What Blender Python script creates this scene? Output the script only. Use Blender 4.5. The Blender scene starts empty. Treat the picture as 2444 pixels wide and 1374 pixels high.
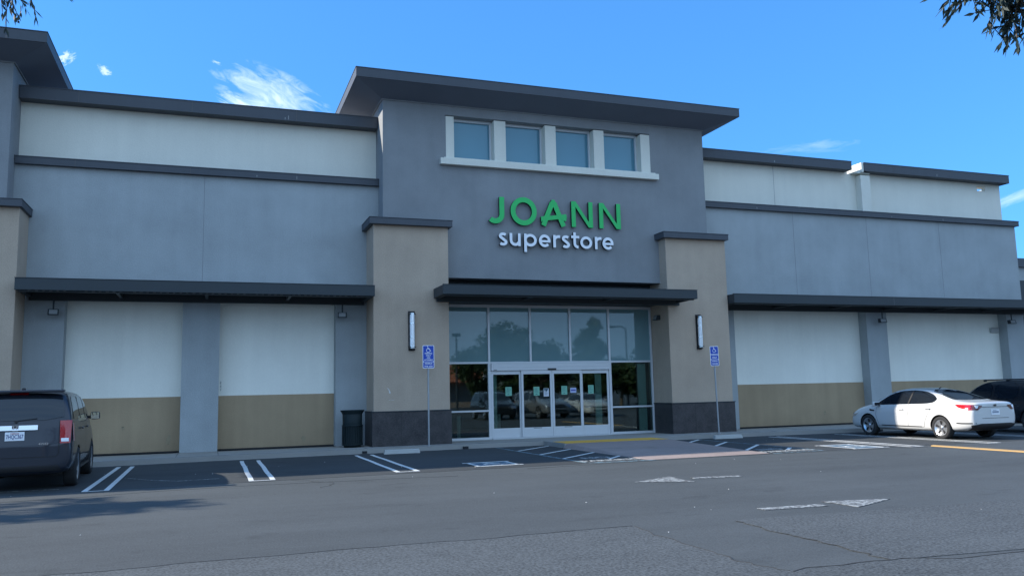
import bpy, bmesh, math, random
from mathutils import Vector, Matrix
from mathutils.bvhtree import BVHTree
random.seed(7)
S = 1.13                      # metres per survey unit: the building is written in survey units
C = bpy.context.scene
COL = C.collection

# ------------------------------------------------------------------ camera
yaw, pit, rol = math.radians(19.9407), math.radians(7.1236), math.radians(-1.2767)
fwd = Vector((math.sin(yaw)*math.cos(pit), math.cos(yaw)*math.cos(pit), math.sin(pit)))
r0 = Vector((math.cos(yaw), -math.sin(yaw), 0)); u0 = r0.cross(fwd)
rx = r0*math.cos(rol) + u0*math.sin(rol); up = u0*math.cos(rol) - r0*math.sin(rol)
cd = bpy.data.cameras.new('camera'); cam = bpy.data.objects.new('camera', cd); COL.objects.link(cam)
m = Matrix((rx, up, -fwd)).transposed().to_4x4(); m.translation = Vector((4.9318, -22.4631, 1.4299))*S
cam.matrix_world = m
cd.sensor_width = 36; cd.lens = 1981.0/2444*36; cd.clip_start = .1; cd.clip_end = 3000
C.camera = cam
# ------------------------------------------------------------------ sun, sky, exposure
tosun = Vector((-1.67, .51, 1.0)).normalized()
SUN_EL = math.asin(tosun.z); SUN_AZ = math.atan2(tosun.x, tosun.y)
sl = bpy.data.lights.new('sun', 'SUN'); sl.energy = 1.6; sl.angle = math.radians(.53); sl.color = (1, .93, .82)
so = bpy.data.objects.new('sun', sl); COL.objects.link(so); so.rotation_euler = tosun.to_track_quat('Z', 'Y').to_euler()
so.location = (0, 0, 60)
C.view_settings.view_transform = 'Standard'; C.view_settings.look = 'None'; C.view_settings.gamma = 1
C.view_settings.exposure = 2.28
W = bpy.data.worlds.new('World'); C.world = W; W.use_nodes = True
nt = W.node_tree; nt.nodes.clear()
def N(t, typ, **k):
    n = t.nodes.new(typ)
    for a, b in k.items(): setattr(n, a, b)
    return n
def mth(t, op, a, b=None, clamp=False):
    n = t.nodes.new('ShaderNodeMath'); n.operation = op; n.use_clamp = clamp
    for i, v in enumerate((a, b)):
        if v is None: continue
        if isinstance(v, (int, float)): n.inputs[i].default_value = v
        else: t.links.new(v, n.inputs[i])
    return n.outputs[0]
def vm(t, op, a, b):
    n = t.nodes.new('ShaderNodeVectorMath'); n.operation = op
    for i, v in enumerate((a, b)):
        if isinstance(v, (tuple, Vector)): n.inputs[i].default_value = tuple(v)
        else: t.links.new(v, n.inputs[i])
    return n.outputs['Value'] if op in ('DOT_PRODUCT', 'LENGTH') else n.outputs[0]
SKY_STR = .15
sky = N(nt, 'ShaderNodeTexSky', sky_type='NISHITA', sun_disc=False, sun_elevation=SUN_EL, sun_rotation=SUN_AZ,
        air_density=1.0, dust_density=.25, ozone_density=4.0, altitude=50)
tc = N(nt, 'ShaderNodeTexCoord'); D = tc.outputs['Generated']
def cloud_mask(c, ax, sa, sb, thr, soft, nsc, seed, amp):
    c = Vector(c).normalized(); a = Vector(ax); a = (a - c*a.dot(c)).normalized(); b = c.cross(a)
    d = vm(nt, 'SUBTRACT', D, c)
    u = mth(nt, 'DIVIDE', vm(nt, 'DOT_PRODUCT', d, a), sa); v = mth(nt, 'DIVIDE', vm(nt, 'DOT_PRODUCT', d, b), sb)
    r = mth(nt, 'SQRT', mth(nt, 'ADD', mth(nt, 'MULTIPLY', u, u), mth(nt, 'MULTIPLY', v, v)))
    env = mth(nt, 'SUBTRACT', 1.0, r, True)
    cx = N(nt, 'ShaderNodeCombineXYZ'); nt.links.new(mth(nt, 'MULTIPLY', u, .9), cx.inputs[0])
    nt.links.new(mth(nt, 'MULTIPLY', v, 1.0), cx.inputs[1]); cx.inputs[2].default_value = seed
    no = N(nt, 'ShaderNodeTexNoise'); no.inputs['Scale'].default_value = nsc; no.inputs['Detail'].default_value = 9
    no.inputs['Roughness'].default_value = .62; no.inputs['Distortion'].default_value = .7
    nt.links.new(cx.outputs[0], no.inputs['Vector'])
    s = mth(nt, 'ADD', mth(nt, 'MULTIPLY', env, .5), mth(nt, 'MULTIPLY', mth(nt, 'SUBTRACT', no.outputs['Fac'], .5), mth(nt, 'MULTIPLY', env, 3.5, True)))
    k = mth(nt, 'DIVIDE', mth(nt, 'SUBTRACT', s, thr), soft, True)
    return mth(nt, 'MULTIPLY', k, amp)
front = vm(nt, 'DOT_PRODUCT', D, fwd)
masks = [cloud_mask((.062, .937, .333), (.10, 0, -.042), .088, .038, .12, .42, 3.2, 1.3, .72),
         cloud_mask((.035, .94, .318), (.10, 0, -.05), .055, .014, .12, .35, 2.6, 6.1, .8),
         cloud_mask((-.002, .93, .3655), (.1, 0, -.03), .009, .003, .2, .25, 1.6, 3.1, .5),
         cloud_mask((-.148, .925, .352), (.05, 0, .04), .016, .009, .2, .25, 2.2, 2.2, .8),
         cloud_mask((-.112, .927, .343), (.05, 0, -.03), .012, .007, .2, .25, 2.2, 9.2, .7),
         cloud_mask((.775, .605, .187), (.61, -.77, .28), .05, .008, .1, .5, 1.6, 4.2, .55),
         cloud_mask((.62, .73, .262), (.77, -.61, .0), .07, .014, .2, .5, 2.2, 5.5, .3)]
tot = masks[0]
for k in masks[1:]: tot = mth(nt, 'MAXIMUM', tot, k)
tot = mth(nt, 'MULTIPLY', tot, mth(nt, 'GREATER_THAN', front, .3))
# thin bright cloud sheet over the half of the sky away from the sun (it shows mirrored in the upper panes)
back = mth(nt, 'MULTIPLY', vm(nt, 'DOT_PRODUCT', D, (.15, -1, .05)), 1.7, True)
cn = N(nt, 'ShaderNodeTexNoise'); cn.inputs['Scale'].default_value = 3.0; cn.inputs['Detail'].default_value = 7
cm = N(nt, 'ShaderNodeMapping'); cm.inputs['Scale'].default_value = (1, 1, 3.5); nt.links.new(D, cm.inputs[0]); nt.links.new(cm.outputs[0], cn.inputs[0])
veil = mth(nt, 'MULTIPLY', back, mth(nt, 'ADD', mth(nt, 'MULTIPLY', cn.outputs['Fac'], .9), .42), True)
hsv = N(nt, 'ShaderNodeHueSaturation'); hsv.inputs['Saturation'].default_value = 1.0
gam = N(nt, 'ShaderNodeGamma'); gam.inputs['Gamma'].default_value = .55; nt.links.new(sky.outputs[0], gam.inputs[0])
tint = N(nt, 'ShaderNodeMix', data_type='RGBA', blend_type='MULTIPLY'); tint.inputs[0].default_value = 1; tint.inputs[7].default_value = (.15, .405, .75, 1)
nt.links.new(gam.outputs[0], tint.inputs[6]); nt.links.new(tint.outputs[2], hsv.inputs['Color'])
mx = N(nt, 'ShaderNodeMix', data_type='RGBA'); nt.links.new(tot, mx.inputs[0]); nt.links.new(hsv.outputs[0], mx.inputs[6])
mx.inputs[7].default_value = (1.5, 1.8, 2.0, 1)
mv = N(nt, 'ShaderNodeMix', data_type='RGBA'); nt.links.new(veil, mv.inputs[0]); nt.links.new(mx.outputs[2], mv.inputs[6]); mv.inputs[7].default_value = (.98, 1.48, 2.15, 1)
bg = N(nt, 'ShaderNodeBackground'); bg.inputs['Strength'].default_value = SKY_STR
nt.links.new(mv.outputs[2], bg.inputs[0]); ow = N(nt, 'ShaderNodeOutputWorld'); nt.links.new(bg.outputs[0], ow.inputs[0])

# ------------------------------------------------------------------ materials
def mat(name, col, rough=.8, var=.0, vscale=.6, streak=0, bump=0, bscale=60, metal=0, spec=.5, coat=0, col2=None, fine=0):
    M = bpy.data.materials.new(name); M.use_nodes = True; t = M.node_tree; p = t.nodes['Principled BSDF']
    p.inputs['Roughness'].default_value = rough; p.inputs['Metallic'].default_value = metal
    p.inputs['Specular IOR Level'].default_value = spec; p.inputs['Coat Weight'].default_value = coat
    p.inputs['Coat Roughness'].default_value = .04
    p.inputs['Base Color'].default_value = (*col, 1)
    co = N(t, 'ShaderNodeTexCoord').outputs['Object']
    if var or fine or streak:
        n1 = N(t, 'ShaderNodeTexNoise'); n1.inputs['Scale'].default_value = vscale; n1.inputs['Detail'].default_value = 6
        n1.inputs['Roughness'].default_value = .6; t.links.new(co, n1.inputs['Vector'])
        f = mth(t, 'MULTIPLY', mth(t, 'SUBTRACT', n1.outputs['Fac'], .5), var*2)
        if streak:
            mp = N(t, 'ShaderNodeMapping'); mp.inputs['Scale'].default_value = (2.2, 2.2, .16); t.links.new(co, mp.inputs['Vector'])
            n2 = N(t, 'ShaderNodeTexNoise'); n2.inputs['Scale'].default_value = 1.6; n2.inputs['Detail'].default_value = 5
            t.links.new(mp.outputs[0], n2.inputs['Vector'])
            f = mth(t, 'ADD', f, mth(t, 'MULTIPLY', mth(t, 'SUBTRACT', n2.outputs['Fac'], .5), streak*2))
        if fine:
            n3 = N(t, 'ShaderNodeTexNoise'); n3.inputs['Scale'].default_value = bscale; n3.inputs['Detail'].default_value = 3
            t.links.new(co, n3.inputs['Vector'])
            f = mth(t, 'ADD', f, mth(t, 'MULTIPLY', mth(t, 'SUBTRACT', n3.outputs['Fac'], .5), fine*2))
        g = mth(t, 'ADD', f, 1.0)
        c2 = N(t, 'ShaderNodeMix', data_type='RGBA', blend_type='MIX'); c2.clamp_factor = False
        dk = col2 or tuple(x*.35 for x in col)
        t.links.new(mth(t, 'SUBTRACT', 1.0, g), c2.inputs[0]); c2.inputs[6].default_value = (*col, 1); c2.inputs[7].default_value = (*dk, 1)
        t.links.new(c2.outputs[2], p.inputs['Base Color'])
    if bump:
        nb = N(t, 'ShaderNodeTexNoise'); nb.inputs['Scale'].default_value = bscale; nb.inputs['Detail'].default_value = 4
        t.links.new(co, nb.inputs['Vector']); b = N(t, 'ShaderNodeBump'); b.inputs['Strength'].default_value = bump
        b.inputs['Distance'].default_value = .01; t.links.new(nb.outputs['Fac'], b.inputs['Height']); t.links.new(b.outputs[0], p.inputs['Normal'])
    return M
M_grey = mat('grey_stucco', (.355, .382, .39), .95, .42, .7, .12, .6, 34, fine=.3)
M_tower = mat('warm_grey_stucco', (.25, .26, .268), .95, .42, .7, .12, .6, 34, fine=.3)
M_cream = mat('cream_stucco', (.74, .72, .63), .95, .18, .5, .09, .4, 38, fine=.1)
M_cream2 = mat('pale_panel_stucco', (.86, .84, .75), .95, .18, .5, .09, .4, 38, fine=.1)
M_taupe = mat('taupe_stucco', (.46, .36, .275), .95, .34, .7, .12, .6, 34, fine=.3)
M_tan = mat('tan_stucco', (.385, .285, .18), .95, .35, .6, .25, .4, 38, fine=.18)
M_trim = mat('dark_metal_trim', (.026, .036, .043), .55, .15, .8, .12, .1, 30)
M_cap = mat('slate_coping', (.062, .070, .084), .6, .18, .8, .15, .1, 30)
M_soffit = mat('grey_soffit', (.15, .17, .21), .9, .25, .4, 0, .2, 40)
M_stone = mat('dark_granite', (.040, .036, .038), .45, 1.1, 3.5, 0, .12, 40, fine=1.2, col2=(.006, .006, .010))
M_alu = mat('pale_aluminium', (.62, .64, .66), .42, .08, 2, 0, 0, metal=.25)
M_conc = mat('pavement_concrete', (.30, .29, .27), .9, .25, .9, 0, .4, 90, fine=.18)
M_kerbm = mat('wheel_stop_concrete', (.42, .42, .40), .9, .2, 3, 0, .4, 60, fine=.12)
M_joint = mat('dark_joint', (.12, .12, .12), .9)
M_cj = mat('control_joint_sealant', (.23, .24, .25), .9)
M_dark = mat('black_plastic', (.015, .015, .017), .5)
M_black = mat('interior_black', (.02, .022, .025), .9)
M_white = mat('white_paint', (.78, .78, .76), .6)
M_steel = mat('galvanised_steel', (.38, .39, .40), .45, .1, 8, metal=.6)
M_chrome = mat('chrome', (.75, .76, .78), .12, metal=1)
M_red = mat('red_lens', (.42, .012, .018), .12, coat=1)
M_blue = mat('sign_blue', (.008, .06, .42), .4)
M_green = mat('sign_green_face', (.02, .52, .12), .45)
M_lwhite = mat('sign_white_face', (.88, .89, .92), .45)
M_ret = mat('letter_return', (.012, .02, .02), .5)
M_rubber = mat('tyre_rubber', (.022, .022, .023), .85, .1, 20)
M_can = mat('dark_green_metal', (.008, .018, .021), .6, spec=.3)
M_paper = mat('green_paper', (.20, .48, .36), .8)
M_wpaper = mat('white_paper', (.62, .66, .72), .8)
M_bpaper = mat('blue_white_paper', (.45, .52, .78), .8)
M_bark = mat('bark', (.13, .10, .075), .95, .4, 6, .3, .8, 30)
M_clip2 = mat('pale_drip', (.30, .31, .31), .8)
M_lightgap = mat('pale_light_gap', (.16, .17, .18), .6)  # pale grey painted for daylight coming through the awning deck
M_litter = mat('litter', (.6, .6, .58), .8)

def paint(name, col, flake=0.0, rough=.32, coat=1.0):
    M = mat(name, col, rough, .04, 2, metal=flake, coat=coat); return M
def glassy(name, tint, base, refl, ior=1.55, rough=.0):
    """reflecting window: dark tinted see-through sheet under a mirror-like surface"""
    M = bpy.data.materials.new(name); M.use_nodes = True; t = M.node_tree; t.nodes.clear()
    out = N(t, 'ShaderNodeOutputMaterial'); g = N(t, 'ShaderNodeBsdfGlossy'); g.inputs['Roughness'].default_value = rough
    g.inputs['Color'].default_value = (*refl, 1)
    if tint: a = N(t, 'ShaderNodeBsdfTransparent'); a.inputs[0].default_value = (*tint, 1)
    else: a = N(t, 'ShaderNodeBsdfDiffuse'); a.inputs[0].default_value = (*base, 1)
    fr = N(t, 'ShaderNodeFresnel'); fr.inputs[0].default_value = ior
    mixs = N(t, 'ShaderNodeMixShader'); t.links.new(fr.outputs[0], mixs.inputs[0]); t.links.new(a.outputs[0], mixs.inputs[1])
    t.links.new(g.outputs[0], mixs.inputs[2]); t.links.new(mixs.outputs[0], out.inputs[0])
    return M
M_glass = glassy('door_glass', (.68, .80, .77), None, (.7, .78, .8), 1.85, .02)
M_spandrel = glassy('spandrel_glass', None, (.16, .27, .29), (.66, .72, .75), 1.85, .02)
M_bluepane = glassy('blue_window_glass', None, (.10, .24, .31), (.6, .75, .82), 1.85, .03)
M_carglass = glassy('car_glass', None, (.012, .016, .022), (.9, .95, 1), 1.6)

def asphalt(name, base, coarse, seed=0.0, grain=.45):
    M = bpy.data.materials.new(name); M.use_nodes = True; t = M.node_tree; p = t.nodes['Principled BSDF']
    p.inputs['Roughness'].default_value = .9; p.inputs['Specular IOR Level'].default_value = .3
    co = N(t, 'ShaderNodeTexCoord').outputs['Object']
    def nz(s, d=4, sc=(1, 1, 1), ro=.55):
        mp = N(t, 'ShaderNodeMapping'); mp.inputs['Scale'].default_value = sc; mp.inputs['Location'].default_value = (seed, seed, 0)
        t.links.new(co, mp.inputs[0]); n = N(t, 'ShaderNodeTexNoise'); n.inputs['Scale'].default_value = s; n.inputs['Detail'].default_value = d
        n.inputs['Roughness'].default_value = ro; t.links.new(mp.outputs[0], n.inputs['Vector']); return n.outputs['Fac']
    a = mth(t, 'MULTIPLY', mth(t, 'SUBTRACT', nz(.22, 5), .5), .55)          # broad patches
    b = mth(t, 'MULTIPLY', mth(t, 'SUBTRACT', nz(.8, 6, (.35, 1.6, 1)), .5), .45)   # tyre-track streaks along the aisle
    c = mth(t, 'MULTIPLY', mth(t, 'SUBTRACT', nz(coarse, 3, ro=.7), .5), grain*2)   # aggregate
    d = mth(t, 'MULTIPLY', mth(t, 'SUBTRACT', nz(9, 3), .5), .3)
    st = mth(t, 'MULTIPLY', mth(t, 'DIVIDE', mth(t, 'SUBTRACT', nz(1.1, 4, (1, 1.5, 1)), .60), .12, True), -.22)
    f = mth(t, 'ADD', mth(t, 'ADD', mth(t, 'ADD', a, st), b), mth(t, 'ADD', c, d)); f = mth(t, 'MAXIMUM', mth(t, 'ADD', f, 1.0), .25)
    cc = N(t, 'ShaderNodeVectorMath', operation='SCALE'); cc.inputs[0].default_value = base; t.links.new(f, cc.inputs['Scale'])
    t.links.new(cc.outputs[0], p.inputs['Base Color'])
    bp = N(t, 'ShaderNodeBump'); bp.inputs['Strength'].default_value = .5; bp.inputs['Distance'].default_value = .006
    t.links.new(nz(coarse, 3), bp.inputs['Height']); t.links.new(bp.outputs[0], p.inputs['Normal'])
    return M
M_asph = asphalt('asphalt', (.070, .078, .081), 45, 0, .8)
M_asph2 = asphalt('worn_coarse_asphalt', (.080, .088, .091), 34, 9, 1.5)
M_asph3 = asphalt('patch_asphalt', (.070, .077, .080), 60, 5, .6)
M_asphd = asphalt('sealed_asphalt', (.050, .055, .058), 50, 3, .5)
M_ramp = asphalt('pinkish_ramp_concrete', (.30, .235, .21), 50, 4, .2)
def worn(name, col, wear, scale=7, under=(.08, .08, .08)):
    M = bpy.data.materials.new(name); M.use_nodes = True; t = M.node_tree; p = t.nodes['Principled BSDF']; p.inputs['Roughness'].default_value = .8
    co = N(t, 'ShaderNodeTexCoord').outputs['Object']; n = N(t, 'ShaderNodeTexNoise'); n.inputs['Scale'].default_value = scale
    n.inputs['Detail'].default_value = 8; n.inputs['Roughness'].default_value = .75; t.links.new(co, n.inputs['Vector'])
    k = mth(t, 'DIVIDE', mth(t, 'SUBTRACT', n.outputs['Fac'], wear), .14, True)
    c = N(t, 'ShaderNodeMix', data_type='RGBA'); t.links.new(k, c.inputs[0]); c.inputs[6].default_value = (*under, 1); c.inputs[7].default_value = (*col, 1)
    t.links.new(c.outputs[2], p.inputs['Base Color']); return M
M_line = worn('white_line_paint', (.62, .63, .62), .30)
M_linew = worn('worn_white_paint', (.38, .40, .39), .445, 11)
M_blueline = worn('faded_blue_paint', (.16, .27, .32), .42)
M_bluefill = worn('blue_road_paint', (.07, .16, .24), .40)
M_yellow = worn('yellow_tactile_paint', (.70, .38, .05), .30, 6, (.3, .26, .2))
M_kyellow = worn('yellow_kerb_paint', (.50, .31, .12), .32, 6, (.3, .27, .22))

# ------------------------------------------------------------------ mesh helpers
def setp(o, label=None, cat=None, group=None, kind=None):
    for k, v in (('label', label), ('category', cat), ('group', group), ('kind', kind)):
        if v: o[k] = v
    return o
def thing(name, label, cat, loc=(0, 0, 0), rz=0, group=None):
    o = bpy.data.objects.new(name, None); COL.objects.link(o); o.location = loc; o.rotation_euler = (0, 0, rz)
    o.empty_display_size = .2
    return setp(o, label, cat, group)
class MB:
    def __init__(s, sc=1.0): s.v = []; s.f = []; s.m = []; s.sc = sc; s.sm = []
    def add(s, vs, fs, mi=0, smooth=False):
        b = len(s.v); s.v += [tuple(c*s.sc for c in p) for p in vs]
        for f in fs: s.f.append([b+i for i in f]); s.m.append(mi); s.sm.append(smooth)
    def box(s, x0, x1, y0, y1, z0, z1, mi=0):
        s.add([(x0, y0, z0), (x1, y0, z0), (x1, y1, z0), (x0, y1, z0), (x0, y0, z1), (x1, y0, z1), (x1, y1, z1), (x0, y1, z1)],
              [(0, 3, 2, 1), (4, 5, 6, 7), (0, 1, 5, 4), (1, 2, 6, 5), (2, 3, 7, 6), (3, 0, 4, 7)], mi); return s
    def prism(s, poly, d, mi=0, axis='y', at=0.0, mi_side=None):
        """poly in 2D, counter-clockwise; axis y: (x,z) extruded from y=at to at+d; axis z: (x,y); axis x: (y,z)"""
        def P(a, b, t): return {'y': (a, t, b), 'z': (a, b, t), 'x': (t, a, b)}[axis]
        n = len(poly); vs = [P(a, b, at) for a, b in poly] + [P(a, b, at+d) for a, b in poly]
        s.add(vs, [list(range(n)), list(range(2*n-1, n-1, -1))], mi)
        s.add(vs, [(i, (i+1) % n, n+(i+1) % n, n+i) for i in range(n)], mi if mi_side is None else mi_side); return s
    def cyl(s, p0, p1, r0, r1=None, seg=16, mi=0, cap=True, smooth=True):
        p0, p1 = Vector(p0), Vector(p1); r1 = r0 if r1 is None else r1; d = (p1-p0).normalized()
        a = d.orthogonal().normalized(); b = d.cross(a); vs = []
        for p, r in ((p0, r0), (p1, r1)):
            for i in range(seg):
                t = 2*math.pi*i/seg; vs.append(p + a*math.cos(t)*r + b*math.sin(t)*r)
        s.add(vs, [(i, (i+1) % seg, seg+(i+1) % seg, seg+i) for i in range(seg)], mi, smooth)
        if cap: s.add(vs, [list(range(seg-1, -1, -1)), list(range(seg, 2*seg))], mi)
        return s
    def lathe(s, prof, axis, center, seg=32, mi=0, smooth=True):
        """prof list of (r, t): t along axis"""
        n = len(prof); vs = []
        for i in range(seg):
            a = 2*math.pi*i/seg; c_, s_ = math.cos(a), math.sin(a)
            for r, t in prof:
                p = {'x': (t, r*c_, r*s_), 'z': (r*c_, r*s_, t)}[axis]; vs.append(tuple(p[k]+center[k] for k in range(3)))
        fs = [(i*n+j, ((i+1) % seg)*n+j, ((i+1) % seg)*n+j+1, i*n+j+1) for i in range(seg) for j in range(n-1)]
        s.add(vs, fs, mi, smooth); return s
    def obj(s, name, mats, parent=None, bevel=0, fix=True):
        me = bpy.data.meshes.new(name); me.from_pydata(s.v, [], s.f)
        for x in (mats if isinstance(mats, (list, tuple)) else [mats]): me.materials.append(x)
        me.polygons.foreach_set('material_index', s.m); me.polygons.foreach_set('use_smooth', s.sm); me.update()
        if fix:
            bm = bmesh.new(); bm.from_mesh(me); bmesh.ops.recalc_face_normals(bm, faces=bm.faces[:]); bm.to_mesh(me); bm.free()
        o = bpy.data.objects.new(name, me); COL.objects.link(o); o.parent = parent
        if bevel:
            b = o.modifiers.new('bevel', 'BEVEL'); b.width = bevel; b.segments = 2; b.limit_method = 'ANGLE'; b.angle_limit = math.radians(40)
        return o
def structure(name, mb, mats, **k): return setp(mb.obj(name, mats, **k), kind='structure')
def wall(x0, x1, z0, z1, y0, y1, holes, sc=S):
    xs = sorted({x0, x1, *[h[0] for h in holes], *[h[1] for h in holes]}); zs = sorted({z0, z1, *[h[2] for h in holes], *[h[3] for h in holes]})
    xs = [x for x in xs if x0 <= x <= x1]; zs = [z for z in zs if z0 <= z <= z1]
    def solid(i, j):
        if i < 0 or j < 0 or i >= len(xs)-1 or j >= len(zs)-1: return False
        cx, cz = (xs[i]+xs[i+1])/2, (zs[j]+zs[j+1])/2
        return not any(h[0] < cx < h[1] and h[2] < cz < h[3] for h in holes)
    mb = MB(sc)
    for i in range(len(xs)-1):
        for j in range(len(zs)-1):
            if not solid(i, j): continue
            a, b, c, d = xs[i], xs[i+1], zs[j], zs[j+1]
            mb.add([(a, y0, c), (b, y0, c), (b, y0, d), (a, y0, d)], [(0, 1, 2, 3)]); mb.add([(a, y1, c), (b, y1, c), (b, y1, d), (a, y1, d)], [(3, 2, 1, 0)])
            if not solid(i-1, j): mb.add([(a, y0, c), (a, y0, d), (a, y1, d), (a, y1, c)], [(0, 1, 2, 3)])
            if not solid(i+1, j): mb.add([(b, y0, c), (b, y1, c), (b, y1, d), (b, y0, d)], [(0, 1, 2, 3)])
            if not solid(i, j-1): mb.add([(a, y0, c), (a, y1, c), (b, y1, c), (b, y0, c)], [(0, 1, 2, 3)])
            if not solid(i, j+1): mb.add([(a, y0, d), (b, y0, d), (b, y1, d), (a, y1, d)], [(0, 1, 2, 3)])
    return mb
def weld(o):
    bm = bmesh.new(); bm.from_mesh(o.data); bmesh.ops.remove_doubles(bm, verts=bm.verts[:], dist=1e-4); bm.to_mesh(o.data); bm.free(); return o
def text_verts(body, size, mat_, name, parent, loc, rot, extrude=.001, bold=0, sx=1.0, align='CENTER'):
    cu = bpy.data.curves.new(name, 'FONT'); cu.body = body; cu.size = size; cu.align_x = align; cu.align_y = 'CENTER'; cu.extrude = extrude
    cu.offset = bold; cu.resolution_u = 3; cu.space_line = .9
    o = bpy.data.objects.new(name, cu); COL.objects.link(o); bpy.context.view_layer.update()
    me = bpy.data.meshes.new_from_object(o.evaluated_get(bpy.context.evaluated_depsgraph_get()))
    bpy.data.objects.remove(o); me.name = name; me.materials.clear(); me.materials.append(mat_)
    q = bpy.data.objects.new(name, me); COL.objects.link(q); q.parent = parent; q.location = loc; q.rotation_euler = rot; q.scale = (sx, 1, 1)
    return q
HALF = math.pi/2

# ================================================================== GROUND
g = MB(); g.box(-500, 500, -500, 500, -.6, 0); structure('asphalt_ground', g, M_asph)
def sheet(polys, z, name, m, sc=S):
    g = MB(sc)
    for p in polys: g.prism(p, .003/sc, axis='z', at=z/sc)
    return structure(name, g, m)
def strip(p0, p1, w):
    a, b = Vector((*p0,)), Vector((*p1,)); d = (b-a).normalized(); n = Vector((-d.y, d.x))*w/2
    return [tuple(a-n), tuple(b-n), tuple(b+n), tuple(a+n)]
# darker sealed bays next to the shop, worn asphalt near the road
sheet([[(-30, -7.35), (13.0, -7.3), (40, -7.9), (40, -1.5), (-30, -1.5)]], .001, 'parking_bay_surface', M_asphd)
jit = lambda a: random.uniform(-a, a)
def wob(pts, n=6, a=.035):
    out = []
    for (x0, y0), (x1, y1) in zip(pts, pts[1:]):
        for i in range(n): t = i/n; out.append((x0+(x1-x0)*t+jit(a), y0+(y1-y0)*t+jit(a)))
    out.append(pts[-1]); return out
seamA = wob([(-12, -14.6), (3.35, -14.46), (4.47, -14.42), (6.05, -14.38), (7.26, -14.44), (9.13, -14.43)])
seamB = wob([(9.13, -14.43), (9.08, -15.17), (9.12, -15.94), (9.05, -16.43), (9.2, -16.9)])
seamC = wob([(10.26, -14.68), (10.21, -15.23), (10.25, -15.72), (10.21, -16.36), (10.18, -16.91)])
seamD = wob([(9.2, -16.9), (10.18, -16.91), (10.75, -17.1), (14, -17.3), (30, -17.6)])
sheet([seamA + seamB[1:] + [(9.2, -40), (-12, -40)]], .002, 'worn_asphalt_patch', M_asph2)
sheet([seamD + [(30, -40), (9.25, -40)]], .002, 'worn_asphalt_patch', M_asph2)
sheet([list(reversed(seamC)) + [(10.3, -14.6), (13.5, -14.8), (18, -15.3), (18, -17.35), (14, -17.3)]], .002, 'worn_asphalt_patch', M_asph2)
M_crack = mat('crack_filler', (.042, .044, .045), .9, .6, 3)
for pts, w in ((seamA, .012), (seamB, .02), (seamC, .016), (seamD, .028), (wob([(-6, -8.2), (2, -8.4), (5.2, -7.9), (9, -8.3)], 8, .05), .008),
               (wob([(10.5, -7.7), (13.4, -7.5), (16.4, -7.5), (20, -7.9)], 8, .02), .012), (wob([(6.3, -7.4), (6.9, -8.3), (6.6, -8.9)], 6, .07), .01)):
    sheet([strip(a, b, w*random.uniform(.25, .85)) for a, b in zip(pts, pts[1:])], .006, 'asphalt_crack', M_crack)
# sidewalk with kerb
KERB = [(-32, -2.2), (2.7, -2.0), (5, -1.8), (8.6, -1.72), (11, -1.62), (13.28, -1.65), (13.3, -3.0), (16.26, -3.1), (16.3, -1.93), (17.5, -1.95), (20, -1.98), (23, -2.27), (28, -2.6), (34.5, -3.0)]
g = MB(S); g.prism(KERB + [(34.5, 1.2), (-32, 1.2)], .13/S, axis='z', at=0.0); structure('sidewalk', g, M_conc, bevel=.02)
g = MB(S)
for x in (1.6, 4.2, 5.12, 8.6, 11.6, 19.2, 21.8, 25.9): g.box(x-.006, x+.006, -1.62 if x < 20 else -1.8, -.02 if x < 8.7 or x > 20 else -1.1, .13/S, .134/S)
for (a, b), (c_, d_) in zip(KERB, KERB[1:]):
    if a > -30 and not 13.2 < a < 16.4: g.prism(strip((a, b+.16), (c_, d_+.16), .01), .0035/S, axis='z', at=.13/S)
structure('sidewalk_joint', g, M_joint)
g = MB(S)
for x in (8.45, 11.05, 23.9): g.box(x, x+.12, -1.74 if x < 20 else -2.37, -1.6 if x < 20 else -2.2, .01, .07)
structure('kerb_drain_slot', g, M_black)
# built-up ramp
g = MB(S)
xl, xr = 13.38, 16.22; yt, yb = -3.0, -7.28; zt, zb_ = .128/S, .006/S
g.add([(xl-.08, yb, 0), (xr-.3, yb-.05, 0), (xr, yb-.02, zb_), (xl, yb, zb_), (xl, yt, zt), (xr, yt-.10, zt), (xl-.12, yt, 0), (xr+.12, yt-.1, 0), (xr+.05, yb, 0)],
      [(3, 2, 5, 4), (0, 3, 4, 6), (2, 8, 7, 5), (0, 8, 2, 3)])
structure('access_ramp', g, M_ramp)
g = MB(S); g.prism([(13.34, -3.0), (16.22, -3.09), (16.2, -2.2), (13.36, -2.1)], .005/S, axis='z', at=.132/S)
structure('tactile_paving', g, M_yellow)
sheet([[(12.0, -7.32), (13.4, -7.42), (13.4, -7.28), (12.0, -7.18)]], .004, 'road_marking', M_blueline)
# parking lines
W1 = .085
def bay(xa, xb, y0, y1, w=W1):
    sheet([strip((xa, y0), (xa+.03, y1), w), strip((xb, y0), (xb-.02, y1), w), strip((xa-.04, y0-.02), (xb+.04, y0-.02), .05)], .004, 'road_marking', M_line)
def bayw(xa, xb, y0, y1):
    L = []
    n = 10
    for x, k in ((xa, 1), (xb, -1)):
        pt = [(x+.006*math.sin(i*1.3), y0+(y1-y0)*i/n) for i in range(n+1)]
        L += [strip(a, b, W1) for a, b in zip(pt, pt[1:])]
    L.append(strip((xa-.04, y0-.02), (xb+.04, y0-.02), .05)); sheet(L, .004, 'road_marking', M_line)
bay(3.06, 3.38, -7.38, -2.35); bayw(5.62, 5.98, -7.12, -2.25); bayw(8.23, 8.60, -6.95, -2.15)
bay(19.86, 20.17, -7.55, -2.4, .07); bay(22.0, 22.3, -7.75, -2.6, .05); bay(24.6, 24.95, -7.9, -2.9, .05)
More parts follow.
